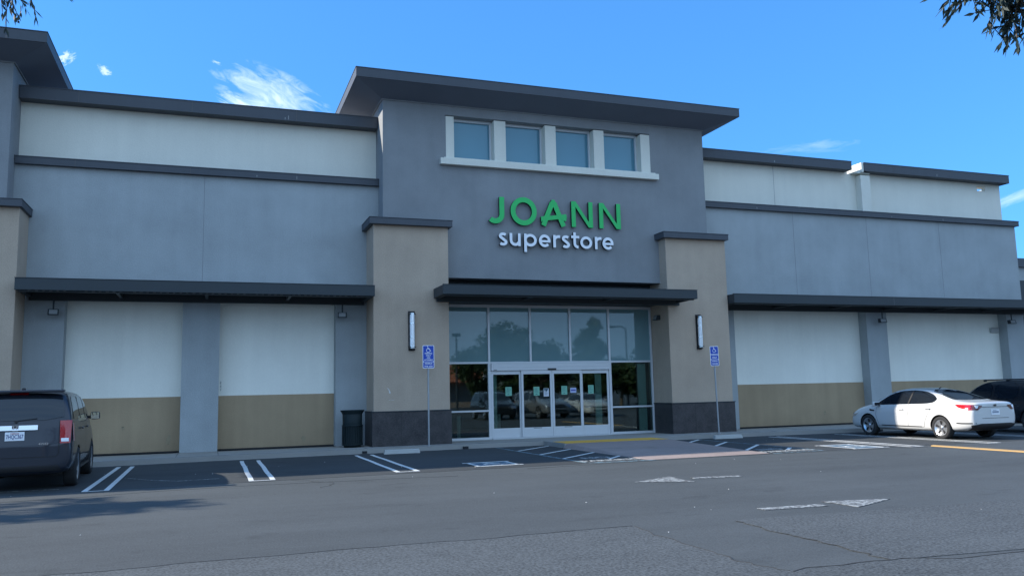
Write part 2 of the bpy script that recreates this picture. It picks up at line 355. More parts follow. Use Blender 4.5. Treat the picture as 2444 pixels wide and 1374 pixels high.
sheet([strip((.4, -6.6), (2.6, -6.75), .02), strip((3.9, -5.9), (4.4, -6.42), .025), strip((4.4, -6.42), (5.1, -6.35), .03), strip((3.45, -5.2), (3.9, -5.9), .02)], .005, 'road_marking', M_linew)
# access aisles
sheet([strip((11.93, -1.75), (11.97, -7.2), .07)] + [strip((17.7, -2.25), (17.66, -7.25), .05), strip((16.25, -7.4), (17.7, -7.3), .06)], .004, 'road_marking', M_blueline)
hl = [strip((12.0, a), (13.3, a+1.22), .075) for a in (-3.2, -4.62, -5.95)] + [strip((12.75, -6.6), (13.35, -5.95), .075)]
hl += [strip((16.3, a), (17.66, a+1.4), .08) for a in (-3.66, -4.98, -6.33)] + [strip((17.15, -6.7), (17.6, -6.22), .09)]
sheet(hl, .005, 'road_marking', M_line)
M_line2 = worn('faded_white_paint', (.46, .48, .48), .42, 12)
for body, x, y, s_ in (('NO', 12.66, -6.15, .52), ('PARKING', 12.68, -6.85, .40), ('NO', 16.95, -6.35, .5), ('PARKING', 16.95, -6.95, .40)):
    setp(text_verts(body, s_*S, M_line2, 'road_lettering', None, (x*S, y*S, .006), (0, 0, 0), .001, .012, .80), kind='structure')
def access_symbol(cx, cy, s, mat_, mk):
    """wheelchair symbol as strokes; mk(list of (p0,p1,w)) builds"""
    L = [((-.08, .36), (-.05, .12), .10), ((-.05, .12), (.20, .10), .09), ((.20, .10), (.32, -.22), .08), ((.32, -.22), (.42, -.18), .07), ((-.06, .24), (.12, .24), .06)]
    for i in range(14):
        a0 = math.radians(120+i*19); a1 = math.radians(120+(i+1)*19+3); R = .27
        L.append(((R*math.cos(a0), -.12+R*math.sin(a0)), (R*math.cos(a1), -.12+R*math.sin(a1)), .065))
    for i in range(6):
        a0 = math.radians(i*60); a1 = math.radians(i*60+63); L.append(((-.09+.04*math.cos(a0), .46+.04*math.sin(a0)), (-.09+.04*math.cos(a1), .46+.04*math.sin(a1)), .07))
    return [((cx+p[0]*s, cy+p[1]*s), (cx+q[0]*s, cy+q[1]*s), w*s) for p, q, w in L]
for cx, cy, hw, hh in ((10.28, -6.33, .40, .43), (18.9, -6.75, .40, .62)):
    sheet([[(cx-hw, cy-hh), (cx+hw, cy-hh), (cx+hw, cy+hh), (cx-hw, cy+hh)]], .004, 'road_marking', M_bluefill)
    sheet([strip((cx-hw-.1, cy-hh), (cx+hw+.1, cy-hh), .075), strip((cx-hw-.1, cy+hh), (cx+hw+.1, cy+hh), .075), strip((cx-hw, cy-hh), (cx-hw, cy+hh), .06), strip((cx+hw, cy-hh), (cx+hw, cy+hh), .06)], .0085, 'road_marking', M_line)
    sheet([strip(p, q, w) for p, q, w in access_symbol(cx, cy, .68, None, None)], .0085, 'road_marking', M_line)
# yellow raised kerb at the bay end
g = MB(S); g.prism([(20.27, -7.72), (20.46, -7.6), (20.47, -9.0), (20.46, -13.5), (20.26, -13.5), (20.25, -9.0)], .02/S, axis='z', at=.004/S)
structure('yellow_kerb_line', g, M_kyellow)
# worn arrows on the aisle
sheet([[(11.13, -10.74), (11.96, -11.16), (11.93, -10.9), (12.0, -10.32)], strip((12.18, -10.71), (13.0, -10.83), .17)], .004, 'road_marking', M_linew)
sheet([[(12.94, -14.07), (12.05, -13.86), (12.08, -14.1), (12.10, -14.45)], strip((11.02, -14.06), (11.87, -14.12), .17)], .004, 'road_marking', M_linew)
# ================================================================== STORE BUILDING
B = thing('store_building', 'long grey and cream stucco store with a central entrance tower and dark awnings', 'building')
ZG = .13/S
def part(name, mb, m, bevel=0, parent=None): return mb.obj(name, m, parent or B, bevel)
# left wing lower wall with two recesses
PL = [(1.56, 4.22, ZG, 4.0), (5.109, 8.04, ZG, 4.0)]
weld(part('lower_wall', wall(.343, 9.19, 0, 7.2, 0, .36, PL), M_grey))
PR = [(20.6, 25.905, ZG, 4.02), (26.785, 32.39, ZG, 4.02)]
weld(part('lower_wall', wall(19.332, 33.25, 0, 7.2, 0, .36, PR), M_grey))
for x0, x1, _, z1 in PL + PR:
    part('upper_panel', MB(S).box(x0-.03, x1+.03, .362, .5, 1.497, 4.05), M_cream2)
    part('lower_panel', MB(S).box(x0-.03, x1+.03, .345, .5, 0, 1.497), M_tan, .01)
    part('base_gap', MB(S).box(x0, x1, .335, .343, ZG, ZG+.035), M_dark)
# parapet band with scupper hole
weld(part('parapet_wall', wall(.343, 9.19, 7.2, 8.87, .34, .8, []), M_cream))
weld(part('parapet_wall', wall(19.332, 25.86, 7.2, 8.86, .34, .8, []), M_cream))
weld(part('parapet_wall', wall(25.86, 33.08, 7.2, 8.76, .34, .5, [(31.94, 32.36, 8.55, 8.74)]), M_cream))
weld(part('parapet_wall', wall(26.2, 33.08, 8.76, 8.86, .34, .8, []), M_cream))
part('parapet_pier', MB(S).box(26.2, 26.62, .08, .339, 7.3, 8.7), M_cream, .01)
part('pier_cap', MB(S).box(26.0, 26.62, .07, .84, 8.762, 8.78), M_cream)
part('parapet_end', MB(S).box(26.2, 26.30, 0.0, .86, 8.79, 9.13), M_cream, .01)
def coping(x0, x1, y0, y1, z0, z1, name='coping', m=None):
    g = MB(S); g.box(x0, x1, y0, y1, z0, z1-.02); g.box(x0-.012, x1+.012, y0-.014, y1, z1-.02, z1); x = x0+1.3
    while x < x1-.5: g.box(x, x+.012, y0-.004, y0-.0005, z0+.002, z1-.021, 1); x += 2.65
    c_ = part(name, g, [m or M_cap, M_joint], .006)
    for k in range(max(1, int((x1-x0)/4))):
        xx = random.uniform(x0+.3, x1-.3); MB(S).box(xx, xx+.02, y0-.0025, y0-.0005, z0+.03, z0+random.uniform(.07, .14)).obj('drip_mark', M_clip2, c_)
    return c_
coping(.355, 9.175, -.01, .9, 8.84, 9.16); coping(19.35, 25.77, -.01, .9, 8.83, 9.14); coping(26.315, 33.2, -.01, .9, 8.83, 9.14)
coping(.355, 9.175, -.13, .38, 7.165, 7.357, 'ledge'); coping(19.35, 33.33, -.13, .38, 7.165, 7.357, 'ledge')
part('roof_slab', MB(S).box(.4, 33.1, .82, 22, 8.1, 8.3), M_conc)
part('rear_wall', MB(S).box(.4, 33.1, 21.7, 22, 0, 9), M_grey)
part('end_wall', MB(S).box(32.8, 33.1, .81, 21.7, 0, 8.76), M_grey)
for x in (4.66, 23.13, 26.22, 29.5): part('control_joint', MB(S).box(x-.006, x+.006, -.0025, .001, 4.22, 7.16), M_cj)
part('control_joint', MB(S).box(22.715, 22.727, .3375, .341, 7.36, 8.83), M_cj)
# central tower
TH = (10.97, 17.44, 7.86, 9.19)
weld(part('tower_wall', wall(9.19, 19.332, 4.576, 9.62, -.651, -.30, [TH]), M_tower))
g = MB(S); g.box(9.19, 9.5, -.30, 6, 4.576, 9.62); g.box(19.03, 19.332, -.30, 6, 4.576, 9.62); g.box(9.5, 19.03, 5.7, 6, 8.3, 9.62)
part('tower_side_wall', g, M_tower)
part('tower_soffit', MB(S).box(9.5, 19.03, -.30, .06, 4.58, 4.7), M_trim)
g = MB(S); g.box(9.15, 19.37, -.69, 6.02, 9.45, 9.475); part('crown_moulding', g, M_tower)
g = MB(S)   # sloped soffit
o_ = (8.33, 20.11, -1.55, 7.5); i_ = (9.16, 19.36, -.68, 6.0)
g.add([(o_[0], o_[2], 9.69), (o_[1], o_[2], 9.69), (o_[1], o_[3], 9.69), (o_[0], o_[3], 9.69), (i_[0], i_[2], 9.476), (i_[1], i_[2], 9.476), (i_[1], i_[3], 9.476), (i_[0], i_[3], 9.476)],
      [(0, 1, 5, 4), (1, 2, 6, 5), (2, 3, 7, 6), (3, 0, 4, 7)]); rf = part('roof_soffit', g, M_soffit)
g = MB(S); g.box(8.317, 20.12, -1.565, 7.5, 9.692, 9.94); g.box(8.305, 20.132, -1.577, 7.51, 9.94, 9.962)
part('tower_roof', g, M_cap, .008)
# tower windows
for i, (a, b) in enumerate(((10.97, 11.21), (12.401, 12.754), (13.973, 14.319), (15.541, 15.884), (17.122, 17.44))):
    part('window_pier', MB(S).box(a+.001, b-.001 if i == 4 else b, -.66, -.33, 7.91, 9.16), M_cream, .01)
g = MB(S); g.box(10.783, 17.642, -.80, -.652, 7.738, 7.912); g.box(10.9, 17.56, -.74, -.31, 7.862, 7.955); part('window_sill', g, M_cream, .01)
for a, b in ((11.21, 12.401), (12.754, 13.973), (14.319, 15.541), (15.884, 17.122)):
    w = part('window', MB(S).box(a+.02, b-.02, -.345, -.335, 7.96, 9.12), M_bluepane)
    g = MB(S); t_ = .055
    g.box(a, a+t_, -.40, -.33, 7.956, 9.185); g.box(b-t_, b, -.40, -.33, 7.956, 9.185); g.box(a+t_, b-t_, -.40, -.33, 9.11, 9.185); g.box(a+t_, b-t_, -.40, -.33, 7.956, 7.98)
    g.obj('window_frame', M_alu, w, .004)
part('window_backing', MB(S).box(10.9, 17.5, -.299, -.25, 7.8, 9.25), M_black)
# pillars
def pillar(q0, q1, k0, k1, b0, b1, yb=.1):
    p = part('pillar', MB(S).box(q0, q1, -1.043, yb, .99, 5.89), M_taupe, .012)
    g = MB(S); g.box(k0, k1, -1.203, yb+.02, 5.879, 6.045); g.box(k0-.012, k1+.012, -1.215, yb+.02, 6.045, 6.062); g.obj('pillar_cap', M_cap, p, .006)
    st = MB(S).box(b0, b1, -1.074, yb+.03, .0, .985).obj('stone_base', M_stone, p, .008)
    for f_ in (.36, .70): x_ = b0+(b1-b0)*f_; MB(S).box(x_-.004, x_+.004, -1.076, -1.0735, ZG, .985).obj('stone_joint', M_dark, p)
    MB(S).box(b0-.015, b1+.015, -1.09, yb+.04, .985, 1.01).obj('base_ledge', M_trim, p, .004)
pillar(8.857, 10.889, 8.734, 10.973, 8.819, 10.923, -.001); pillar(17.603, 19.686, 17.47, 19.72, 17.575, 19.729, -.001); pillar(-1.33, .703, -1.4, .768, -1.37, .735, -.001)
for a_, b_ in ((9.2, 10.885), (17.607, 19.3)): part('entry_return_wall', MB(S).box(a_, b_, .001, .3, 0, 4.57), M_taupe)
# left tower (only its right end is in view) and an added, unseen shadow-casting block beyond it
part('tower_wall', MB(S).box(-9.8, .343, -.651, 6, 0, 9.62), M_tower)
part('crown_moulding', MB(S).box(-9.84, .383, -.69, 6.02, 9.45, 9.475), M_tower)
g = MB(S); o_ = (-10.6, 1.17, -1.55, 7.5); i_ = (-9.83, .372, -.68, 6.0)
g.add([(o_[0], o_[2], 9.69), (o_[1], o_[2], 9.69), (o_[1], o_[3], 9.69), (o_[0], o_[3], 9.69), (i_[0], i_[2], 9.476), (i_[1], i_[2], 9.476), (i_[1], i_[3], 9.476), (i_[0], i_[3], 9.476)],
      [(0, 1, 5, 4), (1, 2, 6, 5), (2, 3, 7, 6), (3, 0, 4, 7)]); part('roof_soffit', g, M_soffit)
g = MB(S); g.box(-10.61, 1.179, -1.565, 7.5, 9.692, 9.94); g.box(-10.62, 1.19, -1.577, 7.51, 9.94, 9.962); part('tower_roof', g, M_cap, .008)
part('shadow_block', MB(S).box(-34, -10.7, -3.0, 14, 0, 9.2), M_grey)  # unseen block, added so its shadow falls across the left bays
# awnings
def awning(x0, x1, y0, y1, z0, z1, light_gaps, join=None, name='awning'):
    g = MB(S); g.box(x0, x1, y0, y0+.05, z0, z1); g.box(x0, x0+.05, y0+.05, y1, z0, z1); g.box(x1-.05, x1, y0+.05, y1, z0, z1)
    g.box(x0-.01, x1+.01, y0-.012, y0+.06, z1, z1+.012)
    if join: g.box(join-.008, join+.008, y0-.003, y0, z0, z1, 1)
    a = part(name, g, [M_trim, M_joint], .006)
    g = MB(S); g.box(x0+.06, x1-.06, y0+.10, y0+.18, z0-.03, z1-.03); g.box(x0+.06, x1-.06, y1-.10, y1-.02, z0-.10, z1-.05)
    n = max(2, int((x1-x0)/2.0))
    for i in range(n+1):
        x = x0+.06+(x1-x0-.2)*i/n; g.box(x, x+.07, y0+.18, y1-.1, z0-.02, z1-.06)
    g.obj('awning_beam', M_trim, a)
    MB(S).box(x0+.055, x1-.055, y0+.055, y1-.005, z1-.05, z1-.03).obj('awning_deck', M_trim, a)
    if light_gaps:
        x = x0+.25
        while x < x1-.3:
            if random.random() < .9: MB(S).box(x, x+.055+random.uniform(-.01, .015), y0+.088, y0+.098, z0-.012, z0+.012).obj('light_gap_block', M_lightgap, a)  # small pale blocks stand in for light showing through deck gaps
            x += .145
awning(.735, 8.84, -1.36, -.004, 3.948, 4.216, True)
awning(19.705, 33.5, -1.36, -.004, 3.948, 4.216, False, 25.84)
awning(10.467, 17.987, -2.05, -1.055, 3.954, 4.201, False, name='entrance_canopy')
part('canopy_ceiling', MB(S).box(10.895, 17.597, -1.05, -.02, 3.93, 4.1), M_trim)
# storefront
SF = part('storefront_frame', MB(S), M_alu); g = MB(S); y0, y1 = -.02, .07
g.box(10.9, 17.59, y0, y1, 3.84, 3.92)
for x in (12.342, 13.608, 14.865, 16.139): g.box(x-.03, x+.03, y0, y1, 2.29, 3.84)
for x in (10.905, 17.56): g.box(x-.03 if x > 11 else x, x+.03 if x > 11 else x+.05, y0, y1, ZG, 3.84)
for x in (12.342, 16.139): g.box(x-.04, x+.04, y0, y1, ZG, 2.235)
g.box(10.955, 17.53, y0, y1, 2.235, 2.29)
for a, b in ((10.955, 12.302), (16.179, 17.53)):
    g.box(a, b, y0, y1, .89, .94); g.box(a, b, y0, y1, ZG, ZG+.07)
COL.objects.unlink(SF); bpy.data.objects.remove(SF); SF = part('storefront_frame', g, M_alu, .005)
part('header_wall', MB(S).box(10.9, 17.59, -.02, .25, 3.921, 4.575), M_trim)
xs = [10.955, 12.312, 13.578, 14.835, 16.109, 17.53]
for i in range(5):
    a = xs[i]+(0 if i == 0 else .06); MB(S).box(a, xs[i+1], .03, .04, 2.29, 3.84).obj('window', M_spandrel, SF)
part('upper_backing', MB(S).box(10.9, 17.59, .09, .12, 2.27, 3.9), M_black)
for a, b in ((10.955, 12.302), (16.179, 17.53)):
    MB(S).box(a, b, .03, .035, .94, 2.235).obj('window', M_glass, SF); MB(S).box(a, b, .03, .035, ZG+.07, .89).obj('window', M_glass, SF)
g = MB(S); g.box(12.384, 16.097, -.075, .05, 2.035, 2.232); g.box(12.384, 16.097, -.082, -.076, 2.13, 2.14); hd = part('door_header', g, M_alu, .005)
MB(S).box(14.1, 14.36, -.10, -.076, 2.035, 2.085).obj('motion_sensor', M_dark, hd); MB(S).box(12.45, 12.54, -.079, -.0755, 2.05, 2.064).obj('header_label', M_dark, hd)
def leaf(a, b, y, name, stain):
    g = MB(S); t_ = .062; z0, z1 = ZG+.03, 2.03
    g.box(a, a+t_, y, y+.045, z0, z1); g.box(b-t_, b, y, y+.045, z0, z1); g.box(a+t_, b-t_, y, y+.045, 1.925, z1); g.box(a+t_, b-t_, y, y+.045, z0, .415)
    d = part(name, g, M_alu, .004); MB(S).box(a+t_, b-t_, y+.02, y+.026, .415, 1.925).obj('door_glass', M_glass, d)
    if stain:
        g = MB(S); c = (a+b)/2
        for k in range(7): g.box(c-.12+k*.035, c-.10+k*.035, y-.003, y-.0005, .385, .40)
        g.box(c-.125, c+.125, y-.002, y-.0003, .392, .405); g.obj('door_label', M_joint, d)
    return d
leaf(12.39, 13.30, .0, 'fixed_door_panel', False); leaf(13.285, 14.232, -.055, 'sliding_door', True)
leaf(14.238, 15.185, -.055, 'sliding_door', True); leaf(15.17, 16.09, .0, 'fixed_door_panel', False)
part('door_threshold', MB(S).box(12.39, 16.09, -.09, .06, ZG, ZG+.025), M_alu)
# interior behind the glass
g = MB(S); x0, x1, y1 = 10.2, 18.3, 7.0
g.box(x0, x1, .3, y1, ZG-.02, ZG); g.box(x0, x1, y1, y1+.1, 0, 3.9); g.box(x0-.1, x0, .3, y1, 0, 3.9); g.box(x1, x1+.1, .3, y1, 0, 3.9); g.box(x0, x1, .3, y1, 3.9, 4.0)
part('interior_room', g, mat('interior_grey', (.09, .10, .10), .8))
M_ip = mat('interior_pale', (.60, .68, .66), .7, .2, 3)
for a, b, y in ((12.46, 12.60, .14), (15.70, 15.90, .14), (17.15, 17.42, .16)): part('interior_partition', MB(S).box(a, b, y, y+.05, ZG, 2.2), M_ip)
for x, y in ((12.75, .45), (11.55, .45)): part('interior_post', MB(S).cyl((x, y, ZG), (x, y, .80), .055, seg=14), M_kerbm)
# far neighbour
Nb = thing('neighbouring_building', 'lower grey building just past the right end of the store', 'building')
g = MB(S); g.box(33.3, 64, 2.25, 20, 0, 6.05); g.obj('wall', M_grey, Nb)
MB(S).box(33.3, 64.1, 2.13, 20.1, 6.05, 6.41).obj('coping', M_cap, Nb); MB(S).box(35.9, 60, 2.2, 2.25, 0, 5.5).obj('dark_opening', M_trim, Nb)
part('end_return_wall', MB(S).box(33.1, 33.3, .36, 6, 0, 7.2), M_grey)
# ================================================================== STORE SIGN (letters built from strokes)
SG = thing('store_sign', 'green and white raised letter sign on the tower front, reading JOANN superstore', 'sign', (14.2*S, -.70*S, 6.1*S))
def arc(cx, cz, rx_, rz_, a0, a1, n=18): return [(cx+rx_*math.cos(math.radians(a0+(a1-a0)*i/n)), cz+rz_*math.sin(math.radians(a0+(a1-a0)*i/n))) for i in range(n+1)]
def ribbon(pts, w, closed=False):
    P = []
    for p in pts:
        if not P or (Vector(p)-P[-1]).length > .012: P.append(Vector(p))
    n = len(P); L = []; R = []
    for i in range(n):
        if closed: d = (P[(i+1) % n]-P[i-1]).normalized()
        elif i == 0: d = (P[1]-P[0]).normalized()
        elif i == n-1: d = (P[-1]-P[-2]).normalized()
        else:
            d1 = (P[i]-P[i-1]).normalized(); d2 = (P[i+1]-P[i]).normalized(); d = (d1+d2).normalized()
        k = 1.0
        if 0 < i < n-1 and not closed: k = 1/max(.5, d.dot((P[i]-P[i-1]).normalized()))
        nn = Vector((-d.y, d.x))*w/2*k; L.append(P[i]+nn); R.append(P[i]-nn)
    return L, R
def letter(strokes, face, polys=()):
    """strokes: (points, width, closed). Front at y=-.80, back at y=-.72 (survey units); relative to the sign empty"""
    g = MB(S); ox, oz = 14.2, 6.1; k = 0
    for pts, w, closed in strokes:
        yf = -.085-.0008*k; yb = .0; k += 1
        L, R = ribbon(pts, w, closed); n = len(L)
        V = [(p.x-ox, yf, p.y-oz) for p in L]+[(p.x-ox, yf, p.y-oz) for p in R]+[(p.x-ox, yb, p.y-oz) for p in L]+[(p.x-ox, yb, p.y-oz) for p in R]
        m_ = n if closed else n-1
        g.add(V, [(i, (i+1) % n, n+(i+1) % n, n+i) for i in range(m_)], 0)
        g.add(V, [(i, (i+1) % n, 2*n+(i+1) % n, 2*n+i) for i in range(m_)] + [(n+i, n+(i+1) % n, 3*n+(i+1) % n, 3*n+i) for i in range(m_)], 1)
        if not closed: g.add(V, [(0, n, 3*n, 2*n), (n-1, 2*n-1, 4*n-1, 3*n-1)], 1)
    for p in polys:
        yf = -.085-.0008*k; k += 1; n = len(p)
        V = [(a-ox, yf, b-oz) for a, b in p]+[(a-ox, .0, b-oz) for a, b in p]
        g.add(V, [list(range(n))], 0); g.add(V, [(i, (i+1) % n, n+(i+1) % n, n+i) for i in range(n)], 1)
    return g.obj('letter', [face, M_ret], SG, fix=False)
zb, zt = 6.14, 6.90; sw = .145
letter([([(12.545, zt), (12.545, 6.40)] + arc(12.345, 6.40, .20, .20, 0, -135, 12), sw, False)], M_green)
letter([(arc(13.205, 6.52, .325, .335, 0, 350, 36), sw, True)], M_green)
letter([([(13.80, zb), (14.09, 6.82)], sw, False), ([(14.43, zb), (14.15, 6.82)], sw, False), ([(13.73, 6.33), (14.53, 6.44)], .125, False)], M_green,
       [[(14.03, 6.78), (14.21, 6.78), (14.17, 6.905), (14.07, 6.905)], [(14.34, 6.44), (14.53, 6.36), (14.50, 6.29), (14.36, 6.34)], [(13.73, 6.24), (13.80, 6.30), (13.85, 6.42), (13.74, 6.39)]])
for x0, x1 in ((14.69, 15.37), (15.58, 16.28)):
    letter([([(x0+.065, zb), (x0+.065, zt)], .13, False), ([(x1-.065, zb), (x1-.065, zt)], .13, False)], M_green, [[(x0+.02, zt), (x0+.14, zt), (x1-.02, zb), (x1-.14, zb)]])
zx, z0 = 5.875, 5.51; w2 = .080
def sx_(x, w): 
    r = w/2-w2/2; c = x+w/2; h = (zx-z0)
    top = arc(c+.005, zx-h*.255, r*.88, h*.255-w2*.45, 35, 215, 10); bot = arc(c-.005, z0+h*.265, r*.93, h*.265-w2*.45, 35, -145, 10)
    letter([(top+bot, w2, False)], M_lwhite)
def ex_(x, w):
    c = x+w/2; r = w/2-w2/2; rz_ = (zx-z0)/2-w2/2
    letter([(arc(c, (zx+z0)/2, r, rz_, 0, 318, 26), w2, False), ([(c-r, (zx+z0)/2-.012), (c+r+w2/2-.002, (zx+z0)/2-.012)], .066, False)], M_lwhite)
def rx__(x, w): letter([([(x+w2/2, z0), (x+w2/2, zx+.0)], w2, False), (arc(x+w2/2+.15, zx-.15, .15, .15-w2/2, 180, 80, 8), w2, False)], M_lwhite)
sx_(12.42, .285)
letter([([(12.80, zx), (12.80, z0+.19)]+arc(12.925, z0+.17, .125, .17-w2/2, 180, 340, 10), w2, False), ([(13.05, zx), (13.05, z0)], w2, False)], M_lwhite)
letter([([(13.235, zx), (13.235, 5.35)], w2, False), (arc(13.385, (zx+z0)/2, .155, (zx-z0)/2-w2/2, 0, 350, 26), w2, True)], M_lwhite)
ex_(13.645, .36); rx__(14.09, .22); sx_(14.345, .28)
letter([([(14.765, 5.98), (14.765, z0+.15)]+arc(14.87, z0+.14, .105, .14-w2/2, 180, 275, 7), w2, False), ([(14.655, zx-.03), (14.91, zx-.03)], .075, False)], M_lwhite)
letter([(arc(15.13, (zx+z0)/2, .15, (zx-z0)/2-w2/2, 0, 350, 26), w2, True)], M_lwhite)
rx__(15.41, .22); ex_(15.655, .36)

# ================================================================== WALL LAMPS, FLOODLIGHTS
def sconce(x, label):
    t = thing('wall_lamp', label, 'wall lamp', (x*S, -1.043*S, 3.08*S), 0, 'tall wall lamps on the entrance pillars')
    h = .52*S
    g = MB(); g.box(-.10, .10, -.03, -.001, -h, h); g.box(-.10, .10, -.17, -.03, h-.11, h-.085); g.box(-.10, .10, -.17, -.03, -h+.085, -h+.11); g.obj('backplate', M_dark, t, .005)
    g = MB(); g.cyl((0, -.105, -h+.11), (0, -.105, h-.11), .07, seg=24); g.obj('lamp_shade', mat('lamp_glass', (.92, .93, .95), .3, coat=.3), t)
    g = MB()
    for z in (-h+.10, -h*.34, h*.34, h-.12): g.cyl((0, -.105, z), (0, -.105, z+.022), .076, seg=24)
    for z0_, z1_ in ((h-.09, h-.07), (-h+.07, -h+.09)): g.cyl((0, -.10, z0_), (0, -.10, z1_), .078, seg=24)
    g.box(-.006, .006, -.182, -.17, -h+.06, h-.06); g.obj('metal_band', M_chrome, t)
    g = MB(); g.cyl((0, -.10, h-.085), (0, -.10, h-.03), .074, seg=24); g.cyl((0, -.10, -h+.03), (0, -.10, -h+.085), .074, seg=24); g.obj('end_cap', M_dark, t)
sconce(9.86, 'tall tubular wall lamp on the left entrance pillar'); sconce(18.60, 'tall tubular wall lamp on the right entrance pillar')
FL = ['small dark floodlight under the left awning beside the leftmost pillar', 'small dark floodlight under the left awning above the trash can', 'small dark floodlight on the side of the right entrance pillar',
      'small dark floodlight under the right awning close to the entrance pillar', 'small dark floodlight under the right awning above the middle column', 'small dark floodlight under the far right end of the right awning']
for i, (x, y, rot, ln) in enumerate(((1.36, -.28, 8, .22), (8.17, -.28, -10, .22), (17.56, -.45, -90, .0), (19.95, -.25, 20, .22), (26.34, -.28, -20, .25), (32.3, -.28, -15, .25))):
    t = thing('floodlight', FL[i], 'floodlight', (x*S, y*S, 3.56*S), math.radians(rot), 'floodlights under the awnings')
    g = MB(); g.prism([(-.11, -.09), (.07, -.09), (.09, .07), (-.05, .07)], .26, axis='x', at=-.13); g.obj('housing', M_trim, t, .008)
    g = MB(); g.prism([(-.112, -.07), (-.108, -.07), (-.062, .05), (-.066, .05)], .2, axis='x', at=-.10); g.obj('lens', mat('lamp_lens', (.35, .37, .38), .2), t)
    g = MB()
    if ln: g.cyl((0, 0, .06), (0, 0, .27*S+.05), .022, seg=10)
    else: g.cyl((0, .05, 0), (0, .10, 0), .03, seg=10)
    g.obj('stem', M_trim, t)
t = thing('utility_box', 'small pale box fixed high on the far right wall panel', 'box', (32.14*S, .36*S, 3.29*S))
g = MB(); g.box(-.24, .2, -.10, 0, -.1, .1); g.obj('housing', M_kerbm, t, .01); g = MB(); g.box(-.25, .21, -.105, -.1, .06, .11); g.obj('cover', M_conc, t, .003)

# ================================================================== SIGNS, CAN, WHEEL STOPS
def parking_sign(x, y, w, z0, z1, zs, lines, low, label, tilt=(0, 0)):
    t = thing('parking_sign', label, 'sign', (x*S, y*S, .13), 0, 'blue accessible parking signs in front of the entrance')
    t.rotation_euler = (tilt[0], tilt[1], 0)
    ww, a, b, c_ = w*S/2, z0*S-.13, z1*S-.13, zs*S-.13
    g = MB(); g.cyl((0, 0, -.02), (0, 0, b-.02), .026, seg=12); g.cyl((0, 0, 0), (0, 0, .03), .05, seg=12); g.obj('post', M_steel, t)
    def rr(x0, x1, z0_, z1_, r):
        P = []
        for cx, cz, s0 in ((x1-r, z0_+r, -90), (x1-r, z1_-r, 0), (x0+r, z1_-r, 90), (x0+r, z0_+r, 180)):
            P += [(cx+r*math.cos(math.radians(s0+k*22.5)), cz+r*math.sin(math.radians(s0+k*22.5))) for k in range(5)]
        return P
    g = MB(); g.prism(rr(-ww, ww, a, b, .035), .006, axis='y', at=-.036); pl = g.obj('sign_panel', M_lwhite, t)
    g = MB(); g.prism(rr(-ww+.016, ww-.016, c_+.007, b-.016, .024), .002, axis='y', at=-.038); g.prism(rr(-ww+.016, ww-.016, a+.016, c_-.007, .024), .002, axis='y', at=-.038)
    g.obj('blue_field', M_blue, pl)
    sy = .17; g = MB()
    for k, (p, q, wd) in enumerate(access_symbol(-.005, b-.125, .20, None, None)):
        g.prism(strip(p, q, wd), .0005+.00003*k, axis='y', at=-.0395-.00003*k)
    g.obj('symbol', M_lwhite, pl)
    for body, z, s_ in lines + low: text_verts(body, s_, M_lwhite, 'lettering', pl, (0, -.0392, z*S-.13), (HALF, 0, 0), .0004, .0012, .85)
parking_sign(10.165, -1.60, .305, 2.075, 2.665, 2.245, [('PARKING', 2.455, .062), ('ONLY', 2.40, .062), ('VAN', 2.345, .058), ('ACCESSIBLE', 2.29, .056)],
             [('MINIMUM', 2.195, .062), ('FINE $250', 2.125, .066)], 'upright blue accessible parking sign in front of the left pillar, with the longer wording')
parking_sign(18.62, -1.82, .285, 2.045, 2.61, 2.225, [('PARKING', 2.365, .082), ('ONLY', 2.28, .082)], [('MINIMUM', 2.175, .056), ('FINE $250', 2.105, .062)],
             'slightly leaning blue accessible parking sign in front of the right pillar', (0, math.radians(-1.1)))
t = thing('trash_can', 'dark green ribbed metal trash can beside the left entrance pillar', 'trash can', (8.37*S, -.72*S, .13), math.radians(5))
g = MB(); R = .30
g.lathe([(0, .0), (.24, 0), (.25, .05), (.27, .06), (.275, .12), (.275, .60), (.28, .62), (.285, .95), (.27, .96), (.0, .96)], 'z', (0, 0, 0), 28); g.obj('body', M_can, t)
g = MB()
for i in range(26):
    a = 2*math.pi*i/26; c_, s_ = math.cos(a), math.sin(a); g.cyl((.285*c_, .285*s_, .08), (.285*c_, .285*s_, .62), .011, seg=6)
g.lathe([(.285, .06), (.30, .06), (.30, .09), (.285, .09)], 'z', (0, 0, 0), 28); g.lathe([(.285, .60), (.302, .60), (.302, .64), (.285, .64)], 'z', (0, 0, 0), 28); g.obj('slat_cage', M_can, t)
g = MB(); g.lathe([(.27, .955), (.29, .96), (.34, 1.06), (.352, 1.065), (.345, 1.045), (.285, .95)], 'z', (0, 0, 0), 28); g.lathe([(.0, .97), (.27, .97)], 'z', (0, 0, 0), 28); g.obj('flared_rim', M_can, t)
def wheel_stop(x0, x1, y, rz, label):
    t = thing('wheel_stop', label, 'wheel stop', ((x0+x1)/2*S, y*S, .006), rz, 'concrete wheel stops'); L = (x1-x0)*S/2
    g = MB(); g.add([(-L, -.085, 0), (L, -.085, 0), (L, .085, 0), (-L, .085, 0), (-L+.03, -.06, .115), (L-.03, -.06, .115), (L-.03, .055, .12), (-L+.03, .055, .12)],
        [(0, 1, 5, 4), (1, 2, 6, 5), (2, 3, 7, 6), (3, 0, 4, 7), (4, 5, 6, 7), (3, 2, 1, 0)]); g.obj('block', M_kerbm, t, .012)
    g = MB()
    for x in (-L*.6, L*.6): g.cyl((x, 0, .11), (x, 0, .123), .015, seg=8)
    g.obj('anchor_pin', M_steel, t)
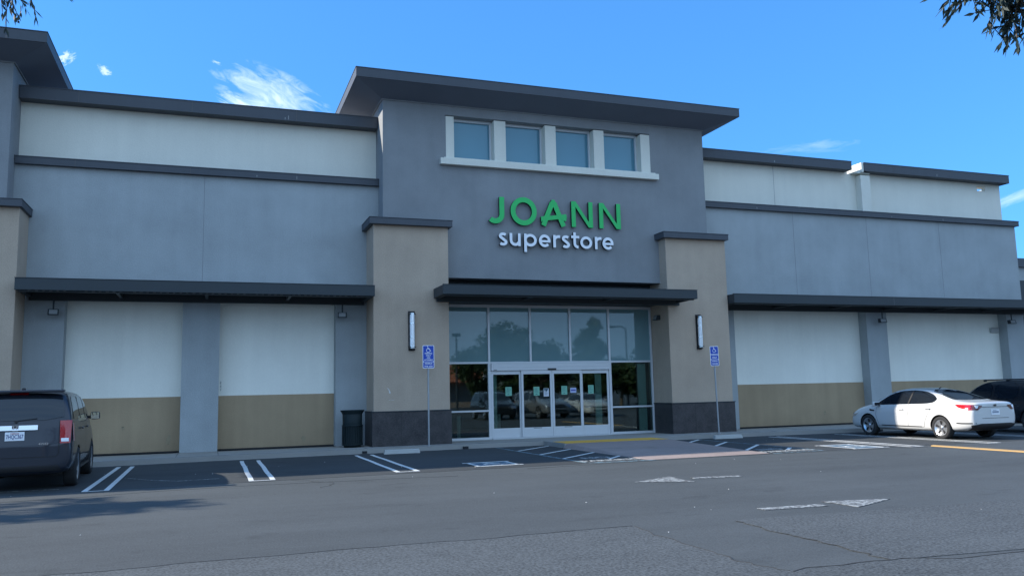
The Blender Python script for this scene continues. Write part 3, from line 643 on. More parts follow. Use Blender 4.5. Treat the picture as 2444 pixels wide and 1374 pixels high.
wheel_stop(8.88, 9.76, -2.28, math.radians(-3), 'pale concrete wheel stop left of the taller-worded parking sign'); wheel_stop(18.1, 18.98, -2.36, math.radians(-4), 'pale chipped concrete wheel stop at the foot of the leaning parking sign')
# notices on the doors
NT = [(12.82, 13.01, 1.32, 1.57, .01, M_paper, 'pale green notice on the far left fixed door panel'), (13.66, 13.84, 1.31, 1.56, -.045, M_paper, 'pale green notice on the left sliding door'),
      (13.97, 14.13, 1.28, 1.51, -.045, M_wpaper, 'grey-white notice with dark top on the left sliding door'), (14.53, 14.71, 1.32, 1.57, -.045, M_paper, 'pale green notice on the right sliding door'),
      (14.81, 15.0, 1.37, 1.51, -.045, M_bpaper, 'small wide white and blue notice on the right sliding door'), (15.41, 15.59, 1.33, 1.58, .01, M_paper, 'pale green notice on the far right fixed door panel')]
for i, (a, b, c_, d_, y, m_, lab) in enumerate(NT):
    t = thing('door_notice', lab, 'notice', ((a+b)/2*S, (y+.008)*S, (c_+d_)/2*S), 0, 'paper notices taped to the entrance doors'); w_, h_ = (b-a)*S/2, (d_-c_)*S/2
    MB().box(-w_, w_, 0, .001, -h_, h_).obj('paper', m_, t); g = MB()
    if m_ is M_bpaper: g.box(-w_*.8, w_*.8, -.002, -.0005, -h_*.3, h_*.35)
    else:
        for k in range(9):
            z = h_*.75-k*h_*.17
            if m_ is M_paper and k == 7: continue
            g.box(-w_*.7, w_*(.2+.5*random.random()), -.002, -.0005, z-.003, z+.003)
        if m_ is M_wpaper: g.box(-w_*.9, w_*.7, -.002, -.0005, h_*.55, h_*.9); g.box(-.02, .03, -.002, -.0005, h_*.3, h_*.6)
        else: g.box(-w_*.3, w_*.2, -.002, -.0005, -h_*.75, -h_*.62)
    g.obj('print', mat('print_ink', (.05, .12, .16) if m_ is not M_bpaper else (.10, .12, .40), .8), t)
setp(MB(S).box(0, 0, 0, 0, 0, 0).obj('tmp', M_white)); bpy.data.objects.remove(bpy.data.objects['tmp'])
M_stain = worn('grime', (.10, .09, .06), .50, 14, (.34, .27, .17)); M_stain2 = worn('grime_on_cream', (.16, .15, .12), .50, 10, (.78, .78, .73))
for x, z, w_, h_, y_, m_ in ((3.95, .42, .16, .3, .3435, M_stain), (7.25, .33, .14, .2, .3435, M_stain), (2.9, .75, .1, .14, .3435, M_stain), (24.2, .5, .14, .2, .3435, M_stain), (5.16, 1.78, .05, .40, .3605, M_stain2)):
    g = MB(S); P = [(x+w_*.5*math.cos(a*.7)*random.uniform(.5, 1), z+h_*.5*math.sin(a*.7)*random.uniform(.5, 1)) for a in range(9)]; g.prism(P, .001, axis='y', at=y_-.0005); part('grime_stain', g, m_)
# hooked white scrape on the left pillar
g = MB(S)
pts = [(9.21, 1.60), (9.245, 1.57), (9.27, 1.52), (9.29, 1.475)]
g2 = [strip(a, b, w) for (a, b), w in zip(zip(pts, pts[1:]), (.012, .02, .028))] + [strip((9.255, 1.49), (9.295, 1.455), .014), strip((9.25, 1.29), (9.40, 1.285), .005)]
for k, p in enumerate(g2): g.prism(p, .001+.0002*k, axis='y', at=-1.0455-.0002*k)
part('white_scrape', g, worn('scrape', (.62, .62, .6), .35, 20, (.4, .36, .3)))

# ================================================================== CARS
def box_smooth(name, center, size, m, parent, lv=2):
    x, y, z = center; a, b, c_ = size; o = MB().box(x-a/2, x+a/2, y-b/2, y+b/2, z-c_/2, z+c_/2).obj(name, m, parent)
    for p in o.data.polygons: p.use_smooth = True
    b_ = o.modifiers.new('bevel', 'BEVEL'); b_.width = min(size)*.32; b_.segments = 3; return o
def dense_patch(outline, grid, chaikin=0):
    P = [Vector((a, b, 0)) for a, b in outline]
    for _ in range(chaikin):
        Q = []
        for i in range(len(P)): a, b = P[i], P[(i+1) % len(P)]; Q += [a*.8+b*.2, a*.2+b*.8]
        P = Q
    bm = bmesh.new(); bm.faces.new([bm.verts.new(p) for p in P])
    for ax in (0, 1):
        lo, hi = min(p[ax] for p in P), max(p[ax] for p in P); n = int((hi-lo)/grid)
        for i in range(1, n+1):
            co = [0, 0, 0]; co[ax] = lo+(hi-lo)*i/(n+1); no = [0, 0, 0]; no[ax] = 1
            bmesh.ops.bisect_plane(bm, geom=bm.verts[:]+bm.edges[:]+bm.faces[:], plane_co=co, plane_no=no)
    bm.verts.ensure_lookup_table(); bm.verts.index_update()
    v = [tuple(q.co[:2]) for q in bm.verts]; f = [[q.index for q in fc.verts] for fc in bm.faces]; bm.free(); return v, f
def patch(bvh, outline, axis, side, m, name, parent, off=.004, grid=.07, ch=0):
    v, f = dense_patch(outline, grid, ch); V = []
    for a, b in v:
        if axis == 'x': o, d = Vector((side*4, a, b)), Vector((-side, 0, 0))
        elif axis == 'y': o, d = Vector((a, side*6, b)), Vector((0, -side, 0))
        else: o, d = Vector((a, b, 4)), Vector((0, 0, -1))
        h = bvh.ray_cast(o, d)
        if h[0] is None: h = bvh.find_nearest(o)
        n = h[1] if h[1].dot(d) < 0 else -h[1]
        V.append(tuple(h[0]+n*off-d*off*.5))
    g = MB(); g.add(V, f, 0, True); return g.obj(name, m, parent)
def wheel(parent, x, y, r, w, side, style, rim_m):
    g = MB(); rr_ = r*.69
    g.lathe([(rr_, -w/2+.01), (rr_+.02, -w/2), (r-.03, -w/2), (r-.008, -w/2+.02), (r, -w/2+.05), (r, w/2-.05), (r-.008, w/2-.02), (r-.03, w/2), (rr_+.02, w/2), (rr_, w/2-.01)], 'x', (0, 0, 0), 40)
    ty = g.obj('wheel', M_rubber, parent); ty.location = (x, y, r)
    s = side; g = MB(); f = w/2-.012
    g.lathe([(rr_+.012, s*f), (rr_-.01, s*(f-.004)), (rr_-.03, s*(f-.03)), (.07, s*(f-.045)), (.0, s*(f-.03))], 'x', (0, 0, 0), 40, 0)
    g.lathe([(.055, s*(f-.04)), (.05, s*(f-.018)), (0, s*(f-.016))], 'x', (0, 0, 0), 16, 0)
    nsp = 5
    for k in range(nsp):      # dark openings between the spokes
        a0 = math.radians(90+k*72); P = []
        for (rr2, da) in ((rr_*.36, -8), (rr_*.5, -13), (rr_*.84, -13 if style == 'pods' else -22), (rr_*.9, 0), (rr_*.84, 13 if style == 'pods' else 22), (rr_*.5, 13), (rr_*.36, 8)):
            a = a0+math.radians(da)*(1.0 if style == 'pods' else 1.15); P.append((s*(f-.022-.020*(1-rr2/rr_)+.004), rr2*math.cos(a), rr2*math.sin(a)))
        g.add(P, [list(range(len(P)))], 1)
    for k in range(5):
        a0 = math.radians(54+k*72); g.cyl((s*(f-.035), .035*math.cos(a0)*1.0, .035*math.sin(a0)), (s*(f-.012), .035*math.cos(a0), .035*math.sin(a0)), .006, seg=6, mi=1)
    g.obj('rim', [rim_m, M_dark], ty); return ty
def loft_body(st):
    """st rows: y, zc list of half ring points (x,z) from bottom centre to roof centre (excluding centres)"""
    g = MB(); rings = []
    for y, zb_, pts, zc in st:
        ring = [(0, y, zb_)] + [(x, y, z) for x, z in pts] + [(0, y, zc)] + [(-x, y, z) for x, z in reversed(pts)]
        rings.append(ring)
    n = len(rings[0]); V = [p for r in rings for p in r]; F = []
    for i in range(len(rings)-1):
        for j in range(n): F.append((i*n+j, i*n+(j+1) % n, (i+1)*n+(j+1) % n, (i+1)*n+j))
    h = n//2
    for base in (0, (len(rings)-1)*n):       # quad end caps
        for j in range(0, h):
            a, b = base+j, base+j+1; c_, d_ = base+(n-j-1) % n, base+(n-j) % n
            if j == 0: F.append((base, base+1, base+n-1))
            elif j == h-1: F.append((a, b, base+n-j))
            else: F.append((a, b, c_, d_))
    g.add(V, F, 0, True); return g
def sedan_st():
    R = lambda y, zb_, wb, ws, zs, wm, zm, wl, zl, wt, zt, wr, zr, wq, zq, zc: (y, zb_, [(wb, zb_), (ws, zs), (wm, zm), (wl, zl), (wt, zt), (wr, zr), (wq, zq)], zc)
    return [R(-2.46, .40, .55, .70, .44, .76, .60, .74, .80, .68, .93, .60, .985, .42, 1.0, 1.005),
            R(-2.40, .30, .62, .80, .36, .85, .60, .82, .85, .75, .99, .68, 1.035, .48, 1.05, 1.055),
            R(-2.10, .24, .72, .87, .32, .905, .60, .885, .87, .79, 1.01, .72, 1.05, .50, 1.07, 1.075),
            R(-1.75, .21, .76, .89, .30, .915, .62, .90, .89, .80, 1.02, .72, 1.08, .52, 1.10, 1.105),
            R(-1.30, .20, .78, .90, .30, .915, .62, .90, .91, .80, 1.01, .67, 1.23, .52, 1.27, 1.275),
            R(-.80, .19, .79, .895, .30, .91, .62, .90, .91, .81, .985, .63, 1.365, .50, 1.41, 1.42),
            R(-.20, .19, .79, .89, .30, .905, .62, .895, .90, .81, .965, .62, 1.405, .48, 1.455, 1.468),
            R(.25, .19, .79, .89, .30, .905, .62, .895, .885, .81, .95, .62, 1.39, .48, 1.445, 1.458),
            R(.70, .19, .79, .89, .30, .905, .62, .89, .87, .82, .935, .65, 1.29, .50, 1.345, 1.36),
            R(1.05, .19, .79, .89, .30, .91, .62, .885, .86, .82, .92, .70, 1.12, .54, 1.17, 1.185),
            R(1.35, .20, .78, .89, .30, .91, .61, .88, .84, .80, .90, .70, .965, .52, 1.0, 1.01),
            R(1.75, .20, .76, .88, .30, .905, .60, .86, .80, .76, .86, .66, .915, .48, .95, .96),
            R(2.10, .20, .70, .84, .28, .86, .55, .80, .72, .70, .78, .60, .83, .42, .86, .87),
            R(2.30, .22, .58, .72, .30, .74, .50, .68, .64, .60, .70, .50, .74, .36, .76, .765),
            R(2.38, .30, .45, .58, .36, .60, .48, .55, .58, .48, .62, .40, .655, .3, .67, .675)]
def suv_st(L0=-2.42, L1=2.42, W_=.985, H=1.78, hood=1.12, belt=1.10, slope=.28):
    w = W_; R = lambda y, zb_, wb, ws, zs, wm, zm, wl, zl, wt, zt, wr, zr, wq, zq, zc: (y, zb_, [(wb*w, zb_), (ws*w, zs), (wm*w, zm), (wl*w, zl), (wt*w, zt), (min(wr*bx, wt-.01)*w, zr), (wq*bx*w, zq)], zc)
    b = belt; bx = 1.0 if H < 1.8 else 1.07
    return [R(L0, .42, .70, .86, .46, .90, .60, .88, .70, .86, .76, .84, .80, .60, .82, .83),
            R(L0+.04, .34, .74, .92, .40, .955, .60, .94, .80, .92, .90, .90, .96, .66, .99, 1.0),
            R(L0+.12, .30, .78, .945, .38, .975, .60, .965, .90, .94, b-.02, .88, b+.12, .66, b+.20, b+.22),
            R(L0+slope, .28, .80, .95, .38, .98, .62, .975, .92, .945, b, .80, H-.14, .66, H-.07, H-.06),
            R(L0+slope+.25, .27, .82, .955, .38, .985, .62, .98, .94, .95, b, .79, H-.07, .66, H-.015, H),
            R(L0+1.15, .26, .84, .955, .38, .985, .62, .98, .94, .95, b, .79, H-.065, .66, H-.005, H+.01),
            R(-.2, .26, .84, .955, .38, .985, .62, .98, .94, .95, b-.01, .79, H-.07, .66, H-.01, H),
            R(.45, .26, .84, .955, .38, .985, .62, .98, .93, .95, b-.02, .80, H-.13, .66, H-.07, H-.06),
            R(.80, .26, .84, .955, .38, .985, .62, .975, .92, .95, b-.03, .84, H-.33, .66, H-.27, H-.26),
            R(1.15, .26, .84, .955, .38, .985, .62, .97, .92, .94, b-.04, .88, hood+.06, .66, hood+.09, hood+.10),
            R(1.5, .26, .84, .955, .38, .985, .62, .965, .92, .92, hood-.08, .84, hood-.01, .6, hood+.01, hood+.02),
            R(1.95, .27, .82, .94, .38, .97, .62, .95, .88, .90, hood-.14, .80, hood-.07, .58, hood-.04, hood-.03),
            R(2.25, .28, .78, .90, .38, .93, .60, .91, .82, .85, hood-.22, .76, hood-.14, .55, hood-.11, hood-.10),
            R(L1-.05, .32, .66, .80, .40, .84, .58, .82, .74, .76, hood-.34, .68, hood-.27, .5, hood-.24, hood-.23),
            R(L1, .40, .55, .72, .44, .76, .56, .74, .68, .68, .72, .6, .76, .42, .78, .785)]
def finish_body(g, m, parent, wy, r, hw, arch=.045):
    o = g.obj('body', [m, M_dark], None)
    s = o.modifiers.new('sub', 'SUBSURF'); s.levels = 2; s.render_levels = 2
    cut = []
    for y in wy:
        for sd in (-1, 1):
            c_ = MB(); c_.cyl((sd*(hw+.4), y, r), (sd*(hw-.30), y, r), r+arch, seg=36); k = c_.obj('cut', M_dark); cut.append(k)
            b = o.modifiers.new('b', 'BOOLEAN'); b.operation = 'DIFFERENCE'; b.object = k; b.solver = 'EXACT'
    bpy.context.view_layer.update(); dg = bpy.context.evaluated_depsgraph_get()
    me = bpy.data.meshes.new_from_object(o.evaluated_get(dg)); bpy.data.objects.remove(o)
    for k in cut: bpy.data.objects.remove(k)
    me.materials.clear(); me.materials.append(m); me.materials.append(M_dark); me.name = 'body'
    for p in me.polygons:
        c_ = p.center
        inwell = any((abs(abs(c_.x)-(hw-.30)) < .02 and abs(c_.y-y) < r+.2 and c_.z < 2*r+arch) for y in wy)
        near = any(abs(math.hypot(c_.y-y, c_.z-r)-(r+arch)) < .012 for y in wy) and abs(c_.x) < hw-.01 and abs(c_.x) > hw-.31
        p.material_index = 1 if inwell else 0; p.use_smooth = not (inwell or near)
        if near and abs(c_.x) < hw-.06: p.material_index = 1
    bm = bmesh.new(); bm.from_mesh(me)
    for f in bm.faces:
        if len(f.verts) > 8: f.smooth = False
    bm.to_mesh(me); bm.free()
    try: me.shade_smooth(); me.set_sharp_from_angle(angle=math.radians(38))
    except Exception: pass
    q = bpy.data.objects.new('body', me); COL.objects.link(q); q.parent = parent
    bm = bmesh.new(); bm.from_mesh(me); bvh = BVHTree.FromBMesh(bm); bm.free(); return q, bvh
def seg_strip(pts, w):
    L, R = ribbon(pts, w); return [tuple(p) for p in L]+[tuple(p) for p in reversed(R)]
def plate(parent, y, z, side, body_txt, dim=1.0, face=None, x=0):
    h = face or M_lwhite; g = MB(); g.box(x-.155, x+.155, y-.006*side if side > 0 else y-.004, y+.004 if side > 0 else y+.004, z-.078, z+.078); p = g.obj('licence_plate', h, parent, .006)
    if body_txt:
        text_verts(body_txt, .105, mat('plate_ink', (.03, .06, .22), .6), 'lettering', p, (x, y-.0075, z-.010), (HALF, 0, 0), .0005, .001, .62)
        text_verts('California', .036, mat('plate_red', (.35, .04, .05), .6), 'lettering', p, (x, y-.0075, z+.052), (HALF, 0, 0), .0005, .0005, 1.0)
    return p
M_plq = mat('plate_grey', (.30, .33, .40), .6)
M_seam = mat('panel_gap', (.02, .02, .022), .8)
def sedan(name, label, cat, loc, rz, pm, group=None, detail=True):
    t = thing(name, label, cat, loc, rz, group); r = .325; wy = (-1.40, 1.395)
    b, bvh = finish_body(loft_body(sedan_st()), pm, t, wy, r, .915)
    for y in wy:
        for s in (-1, 1): wheel(t, s*.80, y, r, .215, s, 'pods', M_chrome if False else M_rim)
    for s in (-1, 1):
        W_ = [(1.12, .955), (1.0, 1.05), (.62, 1.265), (.20, 1.375), (-.30, 1.395), (-.75, 1.35), (-1.05, 1.255), (-1.22, 1.13), (-1.12, 1.035), (-.85, 1.0), (-.2, .985)]
        patch(bvh, W_, 'x', s, M_carglass, 'side_window', b, .004, .08, 1)
        patch(bvh, seg_strip([(-.20, .995), (-.27, 1.385)], .055), 'x', s, M_dark, 'door_pillar', b, .008, .06)
        patch(bvh, seg_strip(W_[0:11]+[W_[0]], .016), 'x', s, M_chrome if pm is not M_wcar else M_dark, 'window_trim', b, .009, .1) if False else None
        for pts in ([(-.22, .97), (-.24, .60), (-.20, .33)], [(1.02, .93), (1.05, .66), (.95, .33)], [(-1.10, 1.0), (-1.13, .90), (-1.0, .75), (-.86, .5), (-.80, .33)], [(1.0, .33), (0, .325), (-.80, .33)]):
            patch(bvh, seg_strip(pts, .009), 'x', s, M_seam, 'panel_gap', b, .002, .05)
        for y in (.02, -.98):
            h = box_smooth('door_handle', (s*.915, y, .835 if y > -.5 else .865), (.035, .19, .032), pm, t); h.rotation_euler = (0, 0, 0)
            patch(bvh, [(y-.10, .81 if y > -.5 else .84), (y+.10, .81 if y > -.5 else .84), (y+.07, .86 if y > -.5 else .89), (y-.07, .86 if y > -.5 else .89)], 'x', s, M_kerbm, 'handle_recess', b, .003, .06, 1)
        patch(bvh, seg_strip([(.85, .345), (-.72, .335)], .022), 'x', s, M_dark, 'sill_trim', b, .006, .1)
        patch(bvh, [(1.10, .80), (1.34, .835), (1.30, .775), (1.12, .765)], 'x', s, M_dark, 'fender_vent', b, .006, .05)
        # rear lamp wraps the corner: side piece and rear piece
        patch(bvh, [(-1.88, .985), (-2.41, .965), (-2.44, .83), (-2.30, .825), (-2.0, .905)], 'x', s, M_red, 'tail_light', b, .008, .05)
        patch(bvh, [(s*.46, .955), (s*.80, .975), (s*.80, .84), (s*.62, .825), (s*.50, .90)][::s], 'y', -1, M_taildark, 'tail_light', b, .010, .04)
        patch(bvh, [(s*.60, .945), (s*.72, .95), (s*.70, .865), (s*.64, .88)][::s], 'y', -1, M_lwhite, 'reverse_light', b, .016, .04)
        patch(bvh, [(2.02, .66), (2.30, .64), (2.25, .56), (2.0, .60), (1.80, .72)], 'x', s, M_lamp, 'headlight', b, .006, .05)
        patch(bvh, [(s*.30, .62), (s*.60, .68), (s*.74, .70), (s*.60, .60), (s*.34, .55)][::s], 'y', 1, M_lamp, 'headlight', b, .010, .04)
        mi = box_smooth('wing_mirror', (s*1.0, .93, .985), (.21, .10, .14), pm, t); box_smooth('mirror_base', (s*.90, .93, .94), (.12, .07, .06), M_dark, t)
        MB().box(s*1.0-.08, s*1.0+.08, .868, .878, .94, 1.035).obj('mirror_glass', M_carglass, mi)
        patch(bvh, seg_strip([(-2.43, .47), (-2.1, .465), (-1.95, .475)], .03), 'x', s, M_dark, 'bumper_trim', b, .006, .06)
    patch(bvh, [(-.52, 1.40), (.52, 1.40), (.64, 1.13), (.60, 1.105), (-.60, 1.105), (-.64, 1.13)], 'y', -1, M_carglass, 'rear_window', b, .004, .08, 1)
    patch(bvh, [(-.60, 1.385), (-.68, 1.06), (-.60, 1.035), (.60, 1.035), (.68, 1.06), (.60, 1.385)], 'y', 1, M_carglass, 'windscreen', b, .004, .08, 1)
    patch(bvh, [(-.46, .30), (.46, .30), (.46, -.62), (-.46, -.62)], 'z', 1, M_carglass, 'sunroof', b, .004, .1, 1)
    patch(bvh, seg_strip([(-.60, .90), (-.3, .905), (.3, .905), (.60, .90)], .012), 'y', -1, M_seam, 'panel_gap', b, .003, .06)
    patch(bvh, seg_strip([(-.5, .60), (.5, .60)], .010), 'y', -1, M_seam, 'panel_gap', b, .003, .06)
    patch(bvh, [(-.72, .285), (.72, .285), (.80, .42), (.55, .455), (-.55, .455), (-.80, .42)], 'y', -1, M_dark, 'lower_bumper', b, .014, .05)
    patch(bvh, [(-.45, .34), (.45, .34), (.5, .45), (-.5, .45)], 'y', 1, M_dark, 'grille', b, .006, .07); patch(bvh, [(-.28, .56), (.28, .56), (.3, .62), (-.3, .62)], 'y', 1, M_dark, 'grille', b, .008, .07)
    yr = bvh.ray_cast(Vector((0, -6, .76)), Vector((0, 1, 0)))[0].y
    lp = plate(t, yr-.008, .76, -1, '', face=M_lwhite); MB().box(-.12, .12, yr-.0135, yr-.0125, .735, .79).obj('plate_characters', M_plq, lp); MB().box(-.10, .04, yr-.0135, yr-.0125, .805, .82).obj('plate_heading', M_plq, lp)
    g = MB(); n = 20
    for i in range(n):
        a0, a1 = 2*math.pi*i/n, 2*math.pi*(i+1)/n
        g.add([(.065*math.cos(a0), 0, .033*math.sin(a0)), (.065*math.cos(a1), 0, .033*math.sin(a1)), (.05*math.cos(a1), 0, .022*math.sin(a1)), (.05*math.cos(a0), 0, .022*math.sin(a0))], [(0, 1, 2, 3)])
        g.add([(.05*math.cos(a0), -.001, .022*math.sin(a0)), (.05*math.cos(a1), -.001, .022*math.sin(a1)), (0, -.001, 0)], [(0, 1, 2)], 1)
    yb = bvh.ray_cast(Vector((0, -6, .955)), Vector((0, 1, 0)))[0].y; bd = g.obj('badge', [M_chrome, M_dark], t); bd.location = (0, yb-.012, .95)
    g = MB(); g.cyl((0, -.62, 1.42), (0, -.70, 1.475), .02, .008, seg=8); g.obj('aerial', M_dark, t)
    return t
def suv(name, label, cat, loc, rz, pm, group=None, st=None, W_=.985, H=1.78, belt=1.10, rails=True, honda=False, L0=-2.42, hood=1.12):
    t = thing(name, label, cat, loc, rz, group); r = .37; wy = (-1.38, 1.39)
    b, bvh = finish_body(loft_body(st or suv_st(W_=W_, H=H, belt=belt, L0=L0, hood=hood)), pm, t, wy, r, W_)
    for y in wy:
        for s in (-1, 1): wheel(t, s*(W_-.125), y, r, .235, s, 'wide', M_rim)
    for s in (-1, 1):
        zt_, zb_ = H-.115, belt+.035
        for pts in ([(1.02, zb_-.02), (.62, zt_-.14), (.42, zt_-.03), (.0, zt_), (.0, zb_-.01)], [(-.10, zb_-.01), (-.10, zt_), (-.95, zt_), (-.95, zb_)], [(-1.05, zb_), (-1.05, zt_), (-1.85, zt_-.02), (-2.02, zb_+.05), (-1.98, zb_)]):
            patch(bvh, pts, 'x', s, M_carglass, 'side_window', b, .005, .09, 1)
        for pts in ([(-.05, belt-.02), (-.05, .45)], [(-1.0, belt-.02), (-1.02, .85), (-.92, .6), (-.90, .42)], [(1.08, belt-.05), (1.10, .7), (.95, .42)], [(.95, .42), (-.90, .42)]):
            patch(bvh, seg_strip(pts, .010), 'x', s, M_seam, 'panel_gap', b, .002, .06)
        for y in (.10, -.82): box_smooth('door_handle', (s*(W_-.005), y, belt-.16), (.04, .20, .035), pm, t)
        mi = box_smooth('wing_mirror', (s*(W_+.07), .90, belt+.05), (.19, .12, .17), M_dark if honda else pm, t)
        MB().box(s*(W_+.07)-.08, s*(W_+.07)+.08, .830, .839, belt-.02, belt+.12).obj('mirror_glass', M_mirror, mi); box_smooth('mirror_base', (s*(W_-.01), .90, belt+.02), (.10, .09, .07), M_dark, t)
        patch(bvh, [(s*.74*W_, belt+.02), (s*.93*W_, belt+.02), (s*.925*W_, .86), (s*.76*W_, .86)][::s], 'y', -1, M_red, 'tail_light', b, .012, .05)
        patch(bvh, [(L0+.14, belt-.03), (L0+.33, belt-.03), (L0+.27, .89), (L0+.14, .89)], 'x', s, M_red, 'tail_light', b, .010, .05)
        patch(bvh, [(s*.775*W_, .95), (s*.90*W_, .95), (s*.90*W_, .89), (s*.78*W_, .89)][::s], 'y', -1, M_lwhite, 'reverse_light', b, .018, .05)
        patch(bvh, [(s*.44*W_, hood-.25), (s*.80*W_, hood-.23), (s*.84*W_, hood-.38), (s*.48*W_, hood-.42)][::s], 'y', 1, M_lamp, 'headlight', b, .012, .05)
        if rails:
            g = MB(); x_ = s*W_*.72; g.cyl((x_, -1.3, H-.005), (x_, .35, H-.005), .018, seg=8)
            for y in (-1.3, -.5, .33): g.box(x_-.018, x_+.018, y-.05, y+.05, H-.06, H)
            g.obj('roof_rail', M_dark if not honda else M_trim, t)
        g = MB(); g.box(s*(W_-.20) if s > 0 else s*(W_-.02), s*(W_-.02) if s > 0 else s*(W_-.20), -.85, .85, .30, .345); g.obj('running_board', M_dark, t, .01)
    patch(bvh, [(-.80*W_, belt+.035), (.80*W_, belt+.035), (.79*W_, belt+.30), (.74*W_, H-.13), (-.74*W_, H-.13), (-.79*W_, belt+.30)], 'y', -1, M_carglass, 'rear_window', b, .008, .09, 1)
    patch(bvh, [(-.80*W_, hood+.08), (.80*W_, hood+.08), (.70*W_, H-.14), (-.70*W_, H-.14)], 'y', 1, M_carglass, 'windscreen', b, .006, .09, 1)
    patch(bvh, [(-.42*W_, hood-.24), (.42*W_, hood-.24), (.46*W_, hood-.42), (-.46*W_, hood-.42)], 'y', 1, M_dark, 'grille', b, .010, .07)
    patch(bvh, seg_strip([(-.44*W_, hood-.32), (.44*W_, hood-.32)], .03), 'y', 1, M_chrome, 'grille_bar', b, .018, .07)
    patch(bvh, [(-.6*W_, .40), (.6*W_, .40), (.55*W_, .52), (-.55*W_, .52)], 'y', 1, M_dark, 'lower_grille', b, .010, .07)
    patch(bvh, seg_strip([(-.15, H-.075), (.15, H-.075)], .045), 'y', -1, M_red, 'brake_light', b, .02, .06)
    patch(bvh, seg_strip([(-.735*W_, belt+.02), (-.745*W_, .68), (-.70*W_, .625), (.70*W_, .625), (.745*W_, .68), (.735*W_, belt+.02)], .012), 'y', -1, M_seam, 'panel_gap', b, .004, .06)
    patch(bvh, [(-.80*W_, .37), (.80*W_, .37), (.74*W_, .47), (-.74*W_, .47)], 'y', -1, M_dark, 'bumper_valance', b, .006, .07)
    yr = bvh.ray_cast(Vector((0, -6, .86)), Vector((0, 1, 0)))[0].y
    if honda:
        patch(bvh, seg_strip([(-.36, 1.155), (.36, 1.155)], .085), 'y', -1, M_chrome, 'chrome_garnish', b, .022, .06)
        y2 = bvh.ray_cast(Vector((0, -6, 1.155)), Vector((0, 1, 0)))[0].y-.034
        g = MB()
        for p, q, w_ in (((-.030, .036), (-.020, -.036), .014), ((.030, .036), (.020, -.036), .014), ((-.026, .0), (.026, .0), .012)): g.prism(strip(p, q, w_), .002, axis='y', at=-.004, mi=0)
        for p, q, w_ in (((-.052, .046), (.052, .046), .008), ((-.044, -.046), (.044, -.046), .008), ((-.052, .046), (-.044, -.046), .008), ((.052, .046), (.044, -.046), .008)): g.prism(strip(p, q, w_), .002, axis='y', at=-.004, mi=0)
        g.box(-.052, .052, -.0015, 0, -.05, .05, 1); bd = g.obj('badge', [M_chrome, M_dark], t); bd.location = (0, y2, 1.155)
        plate(t, bvh.ray_cast(Vector((0, -6, 1.0)), Vector((0, 1, 0)))[0].y-.014, 1.01, -1, '7HQC367')
        text_verts('4WD', .055, M_chrome, 'badge_lettering', t, (.47, yr-.02, .86), (HALF, 0, 0), .002, .001, 1.3)
        g = MB(); g.cyl((.45, L0+.10, .40), (.45, L0+.25, .40), .042, seg=16, cap=False); g.cyl((.45, L0+.14, .40), (.45, L0+.16, .40), .04, seg=16, mi=1); g.obj('exhaust_tip', [M_chrome, M_dark], t)
        g = MB(); g.box(-.10, .10, L0+.02, L0+.10, .42, .52); g.obj('tow_cover', M_trim, t, .02)
        g = MB(); g.cyl((.0, yr+.08, belt+.03), (.34, yr+.075, belt+.07), .010, seg=6); g.cyl((0, yr+.05, belt+.02), (0, yr+.12, belt+.02), .025, seg=8); g.obj('rear_wiper', M_dark, t)
        g = MB(); g.box(-.03, .03, -1.7, -1.58, H+.0, H+.05); g.obj('aerial', M_dark, t, .015)
        box_smooth('tailgate_spoiler', (0, L0+.30, H-.02), (1.5, .22, .05), pm, t)
    return t
M_rim = mat('alloy_rim', (.62, .63, .65), .28, metal=.85)
M_taildark = mat('smoked_tail_lens', (.10, .012, .016), .12, coat=1)
M_lamp = mat('headlight_lens', (.55, .58, .6), .08, metal=.6, coat=1)
M_mirror = mat('mirror_glass', (.8, .85, .9), .03, metal=1)
M_wcar = paint('pearl_white_paint', (.62, .615, .60), 0, .35)
M_gcar = paint('dark_grey_blue_paint', (.016, .021, .034), .3, .4, .6)
M_kcar = paint('black_blue_paint', (.010, .014, .022), .3, .3)
M_scar = paint('silver_paint', (.42, .43, .44), .6, .3)
suv('parked_suv', 'dark grey-blue boxy SUV with chrome tailgate bar, cut off at the left edge', 'car', (1.91*S, -4.95*S, .004), math.radians(2.0), M_gcar, W_=.965, H=1.84, belt=1.25, rails=False, honda=True, L0=-2.40, hood=1.2)
sedan('parked_sedan', 'pearl white sedan parked nose-in before the right wing', 'car', (23.12*S, -4.86*S, .004), 0, M_wcar)
suv('parked_suv', 'black SUV with roof rails, mostly hidden behind the white sedan', 'car', (26.65*S, -4.6*S, .004), 0, M_kcar, W_=.92, H=1.66, belt=1.02, L0=-2.25, hood=1.02)
# cars across the aisle, seen mirrored in the doors
suv('parked_suv', 'black SUV mirrored in the left glass door, parked across the aisle', 'car', (19.2*S, -20.2*S, .004), math.radians(4), M_kcar, 'cars across the aisle mirrored in the doors', W_=.93, H=1.68, belt=1.04, hood=1.04)
suv('parked_suv', 'silver SUV mirrored in the middle doors, parked across the aisle', 'car', (21.9*S, -20.0*S, .004), math.radians(-3), M_scar, 'cars across the aisle mirrored in the doors', W_=.92, H=1.68, belt=1.04, hood=1.06)
sedan('parked_sedan', 'white sedan mirrored in the right doors, parked across the aisle', 'car', (24.6*S, -20.1*S, .004), math.radians(2), M_wcar, 'cars across the aisle mirrored in the doors')

